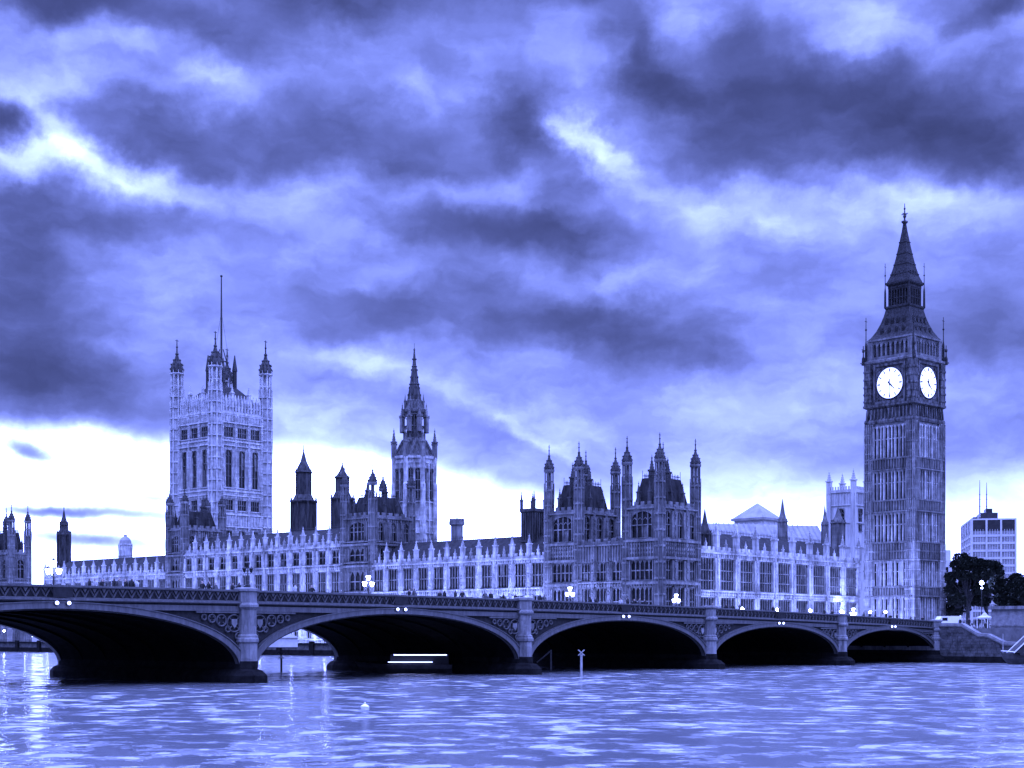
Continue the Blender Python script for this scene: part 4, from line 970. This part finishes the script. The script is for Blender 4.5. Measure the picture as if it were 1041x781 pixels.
x, y = P(998, 290); T = thing('tall_street_lamp', 'tall lit street lamp glowing in front of the dark tree', 'street lamp', (x, y, 5.5))
m = MB(); m.lathe(x, y, [(.2, 5.5), (.08, 8), (.07, 14.4)], 8); m.build('post', IRON, T); m = MB(); m.ball((x, y, 14.7), .42); m.ball((x-.1, y, 13.7), .2); m.build('globe', LAMPLIT, T); lampo('lamp_light', (x+.8, y+.7, 14.4), 800, T)
x, y = P(287, 309); T = thing('marquee', 'small hip-roofed white marquee on the terrace seen through the arch', 'marquee', (x, y, 1.9))
m = MB(); F = Fr((x, y), (1, 0)); m.fbox(F, -2.6, 2.6, -2, 2, 1.95, 3.9)
for j in range(6): m.fbox(F, -2.6+j*1.0-.08, -2.6+j*1.0+.08, 2, 2.1, 1.95, 3.9)
m.build('wall', CONC, T); m = MB(); gable(m, F, -2.9, 2.9, -2.3, 2.3, 3.9, 5.2, 2.0); m.build('roof', LEAD, T)

# ================================================================== WATERCRAFT, PILES, BUOY
def pile(px, D, zt, label, mt):
    x, y = P(px, D); T = thing('mooring_pile', label, 'pile', (x, y, 0)); m = MB(); m.lathe(x, y, [(.13, -2), (.13, zt-.7), (.16, zt-.6), (.16, zt-.5)], 8); m.build('post', mt, T)
    m = MB(); dx, dy = -SA*.42, CA*.42; m.bar((x-dx*.8, y-dy*.8, zt-.6), (x+dx*.8, y+dy*.8, zt), .07); m.bar((x+dx*.8, y+dy*.8, zt-.6), (x-dx*.8, y-dy*.8, zt), .07); m.build('cross_mark', mt, T)
pile(286, 172, 2.2, 'dark wooden pile with crossed topmark inside the left arch', HULL)
pile(591, 158, 2.75, 'white pile with crossed topmark in front of the middle arch', DIMW)
x, y = P(371, 87); T = thing('buoy', 'small white buoy floating on the open water', 'buoy', (x, y, 0)); m = MB(); m.lathe(x, y, [(.12, -.2), (.24, -.02), (.26, .08), (.14, .17), (.05, .2), (.03, .25)], 10); m.build('float', WHITEP, T); m = MB(); m.ball((x, y, .27), .05); m.build('topmark', WHITEP, T)
def boat(name, label, x, y, heading, L, B, zd, hullm):
    T = thing(name, label, 'boat', (x, y, 0)); F = Fr((x, y), (math.cos(heading+math.pi/2), math.sin(heading+math.pi/2)))   # a forward
    m = MB(); rs = []
    for q in range(11):
        f = q/10; a = L*f; w = B/2*min(1, (1-f)*2.6+.02)**.6; sheer = zd+.5*max(0, f-.6)**2*4
        rs.append([F.w(a-(0), -w*.55, -.5), F.w(a, w*.55, -.5), F.w(a+f*f*1.2, w, sheer*.55), F.w(a+f*f*1.6, w, sheer), F.w(a+f*f*1.6, -w, sheer), F.w(a+f*f*1.2, -w, sheer*.55)])
    m.rings(rs); m.build('hull', hullm, T)
    return T, F
hd = math.atan2(-CA, SA)                         # bow towards the left of the view
x, y = P(1021, 222); bx, by = x-SA*17, y+CA*17
T, F = boat('river_launch', 'white river launch bow with sloping windscreen entering at right edge', bx, by, hd, 16, 4.2, 1.35, HULL)
m = MB(); m.fbox(F, 0, 15.2, -1.7, 1.7, 1.36, 1.69); m.fext(F, [(0, 1.7), (16.0, 1.7), (13.0, 4.5), (0, 4.5)], -1.6, 1.6); m.build('cabin', DARKP, T)
m = MB(); [m.bar(F.w(16.1, s*1.62, 1.72), F.w(13.1, s*1.62, 4.55), .08) for s in (-1, 1)]; m.fbox(F, 0, 13.2, -1.75, 1.75, 4.51, 4.7); [m.bar(F.w(a, s*1.62, 1.7), F.w(a, s*1.62, 4.6), .07) for a in (3, 6, 9) for s in (-1, 1)]
[m.bar(F.w(0, s*2.1, 1.5), F.w(13.5, s*2.0, 1.65), .07) or m.bar(F.w(13.5, s*2.0, 1.65), F.w(17.4, s*.25, 2.0), .07) for s in (-1, 1)]; m.build('window_frame', WHITEP, T)
m = MB(); m.bar(F.w(17.2, 0, 1.6), F.w(17.2, 0, 4.6), .06); m.build('jackstaff', DIMW, T)
m = MB(); [m.bar(F.w(.3, s*2.08, .35), F.w(12, s*1.9, .35), .07) for s in (-1, 1)]; m.build('rubbing_strake', WHITEP, T)
x, y = P(460, 168)
T, F = boat('passenger_boat', 'low dark boat with two glowing bars standing for light streaks under the second arch', x, y, hd, 9.5, 3.0, 1.0, HULL)
m = MB(); m.fbox(F, .4, 7.0, -1.1, 1.1, 1.02, 2.15); m.build('cabin', DARKP, T)
m = MB(); m.fbox(F, .6, 6.6, 1.11, 1.18, 2.06, 2.14); m.build('light_streak', GLOW, T); m = MB(); m.fbox(F, 2.2, 7.2, 1.32, 1.62, 1.26, 1.32); m.build('light_streak', GLOW, T)  # solid glowing bars stand in for the streaked lights of a moving boat
x, y = P(553, 186); T = thing('mooring_boom', 'pale slanting boom beside the pier base inside the middle arch', 'boom', (x, y, 0)); m = MB(); m.bar((x-SA*-.9, y+CA*-.9, .9), (x+SA*-.9, y-CA*-.9, 2.4), .1); m.bar((x+SA*-.9, y-CA*-.9, -1), (x+SA*-.9, y-CA*-.9, 2.5), .12); m.build('spar', DIMW, T)

# ================================================================== TREES
def tree(px, D, z0, zt, r, label, seed, n=5200, ls=.42, cz=None, group='dark trees right of the clock tower'):
    rd = random.Random(seed); x, y = P(px, D); T = thing('plane_tree', label, 'tree', (x, y, z0), group)
    H = zt-z0; m = MB()
    m.lathe(x, y, [(.5, z0), (.36, z0+H*.2), (.26, z0+H*.45)], 8)
    cl = []
    for i in range(26):
        a = rd.uniform(0, 6.283); e = rd.uniform(-.55, 1.0); q = rd.uniform(.45, .85)
        c = Vector((x+math.cos(a)*r*q*math.sqrt(max(.1, 1-e*e*.8)), y+math.sin(a)*r*q*math.sqrt(max(.1, 1-e*e*.8)), z0+H*.58+e*H*.36))
        cl.append((c, rd.uniform(.22, .4)*r)); s = Vector((x, y, z0+H*rd.uniform(.22, .45))); mid = s.lerp(c, .5)+Vector((0, 0, .5))
        m.bar(tuple(s), tuple(mid), .15, 5); m.bar(tuple(mid), tuple(c), .08, 5)
    m.build('trunk', BARK, T)
    m = MB()
    for i in range(n):
        c, q = cl[i % len(cl)]
        while True:
            d = Vector((rd.uniform(-1, 1), rd.uniform(-1, 1), rd.uniform(-1, 1)))
            if .15 < d.length <= 1: break
        d = d.normalized()*d.length**.5; pnt = c+Vector((d.x*q, d.y*q, d.z*q*.8))
        u = Vector((rd.uniform(-1, 1), rd.uniform(-1, 1), rd.uniform(-.6, .6))).normalized(); v = u.orthogonal().normalized(); s = ls*rd.uniform(.6, 1.2)
        m.add([tuple(pnt-u*s), tuple(pnt+v*s*.55), tuple(pnt+u*s), tuple(pnt-v*s*.55)], [(0, 1, 2, 3)])
    m.build('crown', LEAF, T)
tree(984, 300, 5.5, 21.5, 4.6, 'tall dark tree directly right of the clock tower base', 1, 7000)
tree(1003, 312, 5.5, 20.5, 4.6, 'broad dark tree behind the glowing street lamp', 2, 6000)
tree(974, 330, 5.5, 16, 3.6, 'low dark tree touching the clock tower right edge', 3, 3500)
tree(1024, 290, 5.5, 16.5, 4.4, 'dark spreading tree above the stone plinth', 4, 5000)
tree(1044, 285, 5.5, 15, 4.6, 'dark tree at the right edge over the plinth', 5, 5000)

# ================================================================== PEOPLE
def person_mesh(v, coat):
    k = {0: (.0, .0), 1: (.22, .18), 2: (.1, -.25)}[v]; st, arm = k
    V = [(0, 0, .93, .15), (0, 0, 1.12, .14), (0, .01, 1.34, .165), (0, 0, 1.5, .065), (0, .02, 1.62, .1), (0, .03, 1.71, .09)]
    E = [(0, 1), (1, 2), (2, 3), (3, 4), (4, 5)]
    for sg in (-1, 1):
        o = len(V); V += [(sg*.1, 0, .88, .09), (sg*.1, sg*st*.5+.02, .48, .065), (sg*.11, sg*st-.02, .09, .045), (sg*.12, sg*st+.12, .05, .04)]; E += [(0, o), (o, o+1), (o+1, o+2), (o+2, o+3)]
        o = len(V); V += [(sg*.2, 0, 1.42, .065), (sg*.25, -sg*arm*.4-.03, 1.14, .048), (sg*.24, -sg*arm+.06, .9, .036), (sg*.23, -sg*arm+.09, .8, .04)]; E += [(2, o), (o, o+1), (o+1, o+2), (o+2, o+3)]
    V.append((0, .125, 1.62, .022)); E.append((4, len(V)-1))
    me = bpy.data.meshes.new('person'); me.from_pydata([q[:3] for q in V], E, [])
    ob = bpy.data.objects.new('tmp_person', me); COL.objects.link(ob); md = ob.modifiers.new('skin', 'SKIN')
    for i, q in enumerate(V): me.skin_vertices[0].data[i].radius = (q[3], q[3])
    me.skin_vertices[0].data[0].use_root = True
    sb = ob.modifiers.new('sub', 'SUBSURF'); sb.levels = 1; sb.render_levels = 1
    dg = bpy.context.evaluated_depsgraph_get(); out = bpy.data.meshes.new_from_object(ob.evaluated_get(dg)); bpy.data.objects.remove(ob)
    for mm in (coat, TROUS, SKIN, COAT): out.materials.append(mm)
    for f in out.polygons:
        c = f.center
        f.material_index = 1 if c.z < .86 and abs(c.x) < .19 else (2 if (c.z > 1.5 and (c.y > .02 and c.z < 1.72)) or (c.z < .86) else (3 if c.z > 1.58 else 0))
        f.use_smooth = True
    out.name = 'person'; return out
PM = [person_mesh(0, COAT), person_mesh(1, COAT2), person_mesh(2, COAT), person_mesh(1, COAT3)]
CO = ['black coat', 'grey coat', 'dark coat', 'pale jacket']
spots = []
for px in (91, 97, 104, 116, 121, 128, 134, 139, 206, 212, 219, 236, 243, 300, 317, 416, 421, 447, 452, 458, 463, 470, 493, 499, 512, 518, 524, 549, 553, 600, 606, 631, 638, 645, 650, 656, 724, 731, 738, 745, 752, 786, 792, 810, 838, 846, 878, 884, 890, 898, 905, 912, 926, 930, 938): spots.append((px, random.uniform(.7, 1.6)))
names = {91: 'below the distant wing'}
def where(px):
    for lim, w in ((150, 'left of the great square tower'), (260, 'below the great square tower'), (430, 'below the middle block'), (545, 'below the river wing'), (715, 'below the twin-towered pavilion'), (860, 'below the north front'), (1100, 'below the clock tower')):
        if px < lim: return w
for i, (px, b) in enumerate(spots):
    u = (px-CX)/FPX; D = (NF-b)/(CA*u-SA); x, y = P(px, D); v = (i*7+i//3) % 4
    o = link('person', PM[v], None, (x, y, zp(x-AE)-1.03), random.choice((math.pi/2, -math.pi/2, math.pi, 0))+random.uniform(-.4, .4)); s = random.uniform(.97, 1.08); o.scale = (s, s, s)
    tag(o, f'person in {CO[v]} on the bridge pavement {where(px)}', 'person', f'people in {CO[v]} on the bridge {where(px)}')
for i, (px, D, z) in enumerate(((985, 244, 5.5), (988, 246, 5.5), (992, 245, 5.5), (995, 243, 5.5), (998, 247, 5.5), (1001, 245, 5.5), (1004, 246, 5.5), (980, 250, 5.5), (976, 248, 5.5))):
    x, y = P(px, D); v = (i*3) % 4; o = link('person', PM[v], None, (x, y, z), random.uniform(0, 6)); tag(o, f'person in {CO[v]} among the crowd at the top of the river stairs', 'person', f'people in {CO[v]} by the river stairs')

# ================================================================== VAN, KIOSK
x, y = P(962, 262); T = thing('white_van', 'white van parked at the bridge end beside the clock tower foot', 'van', (x, y, 5.5))
F = Fr((x, y), (math.cos(R(50)), math.sin(R(50))))
m = MB(); m.fext(F, [(-2.4, 5.85), (2.5, 5.85), (2.5, 6.7), (1.9, 6.9), (1.3, 7.75), (-2.4, 7.8)], -.95, .95); m.build('body', WHITEP, T)
m = MB(); m.fbox(F, .2, 1.2, .955, .97, 6.95, 7.5); m.build('window', GLASS, T)
for a in (-1.5, 1.6):
    for b in (-.85, .85):
        m = MB(); c = F.w(a, b, 5.84); m.rings([[F.w(a+.34*math.cos(t), b+d, 5.84+.34*math.sin(t)) for t in [math.pi*k/7 for k in range(14)]] for d in (.12, -.12)]); m.build('wheel', IRON, T)
x, y = P(1001, 243); T = thing('kiosk_tent', 'small white pointed kiosk tent by the stone plinth', 'kiosk', (x, y, 5.5))
m = MB(); [m.sq(x+a, y+b, [(.05, 5.5), (.05, 7.4)]) for a in (-.9, .9) for b in (-.9, .9)]; m.build('frame', WHITEP, T); m = MB(); m.sq(x, y, [(1.0, 7.1), (1.0, 7.3), (.45, 7.6), (.04, 8.2)]); m.build('roof', CONC, T)
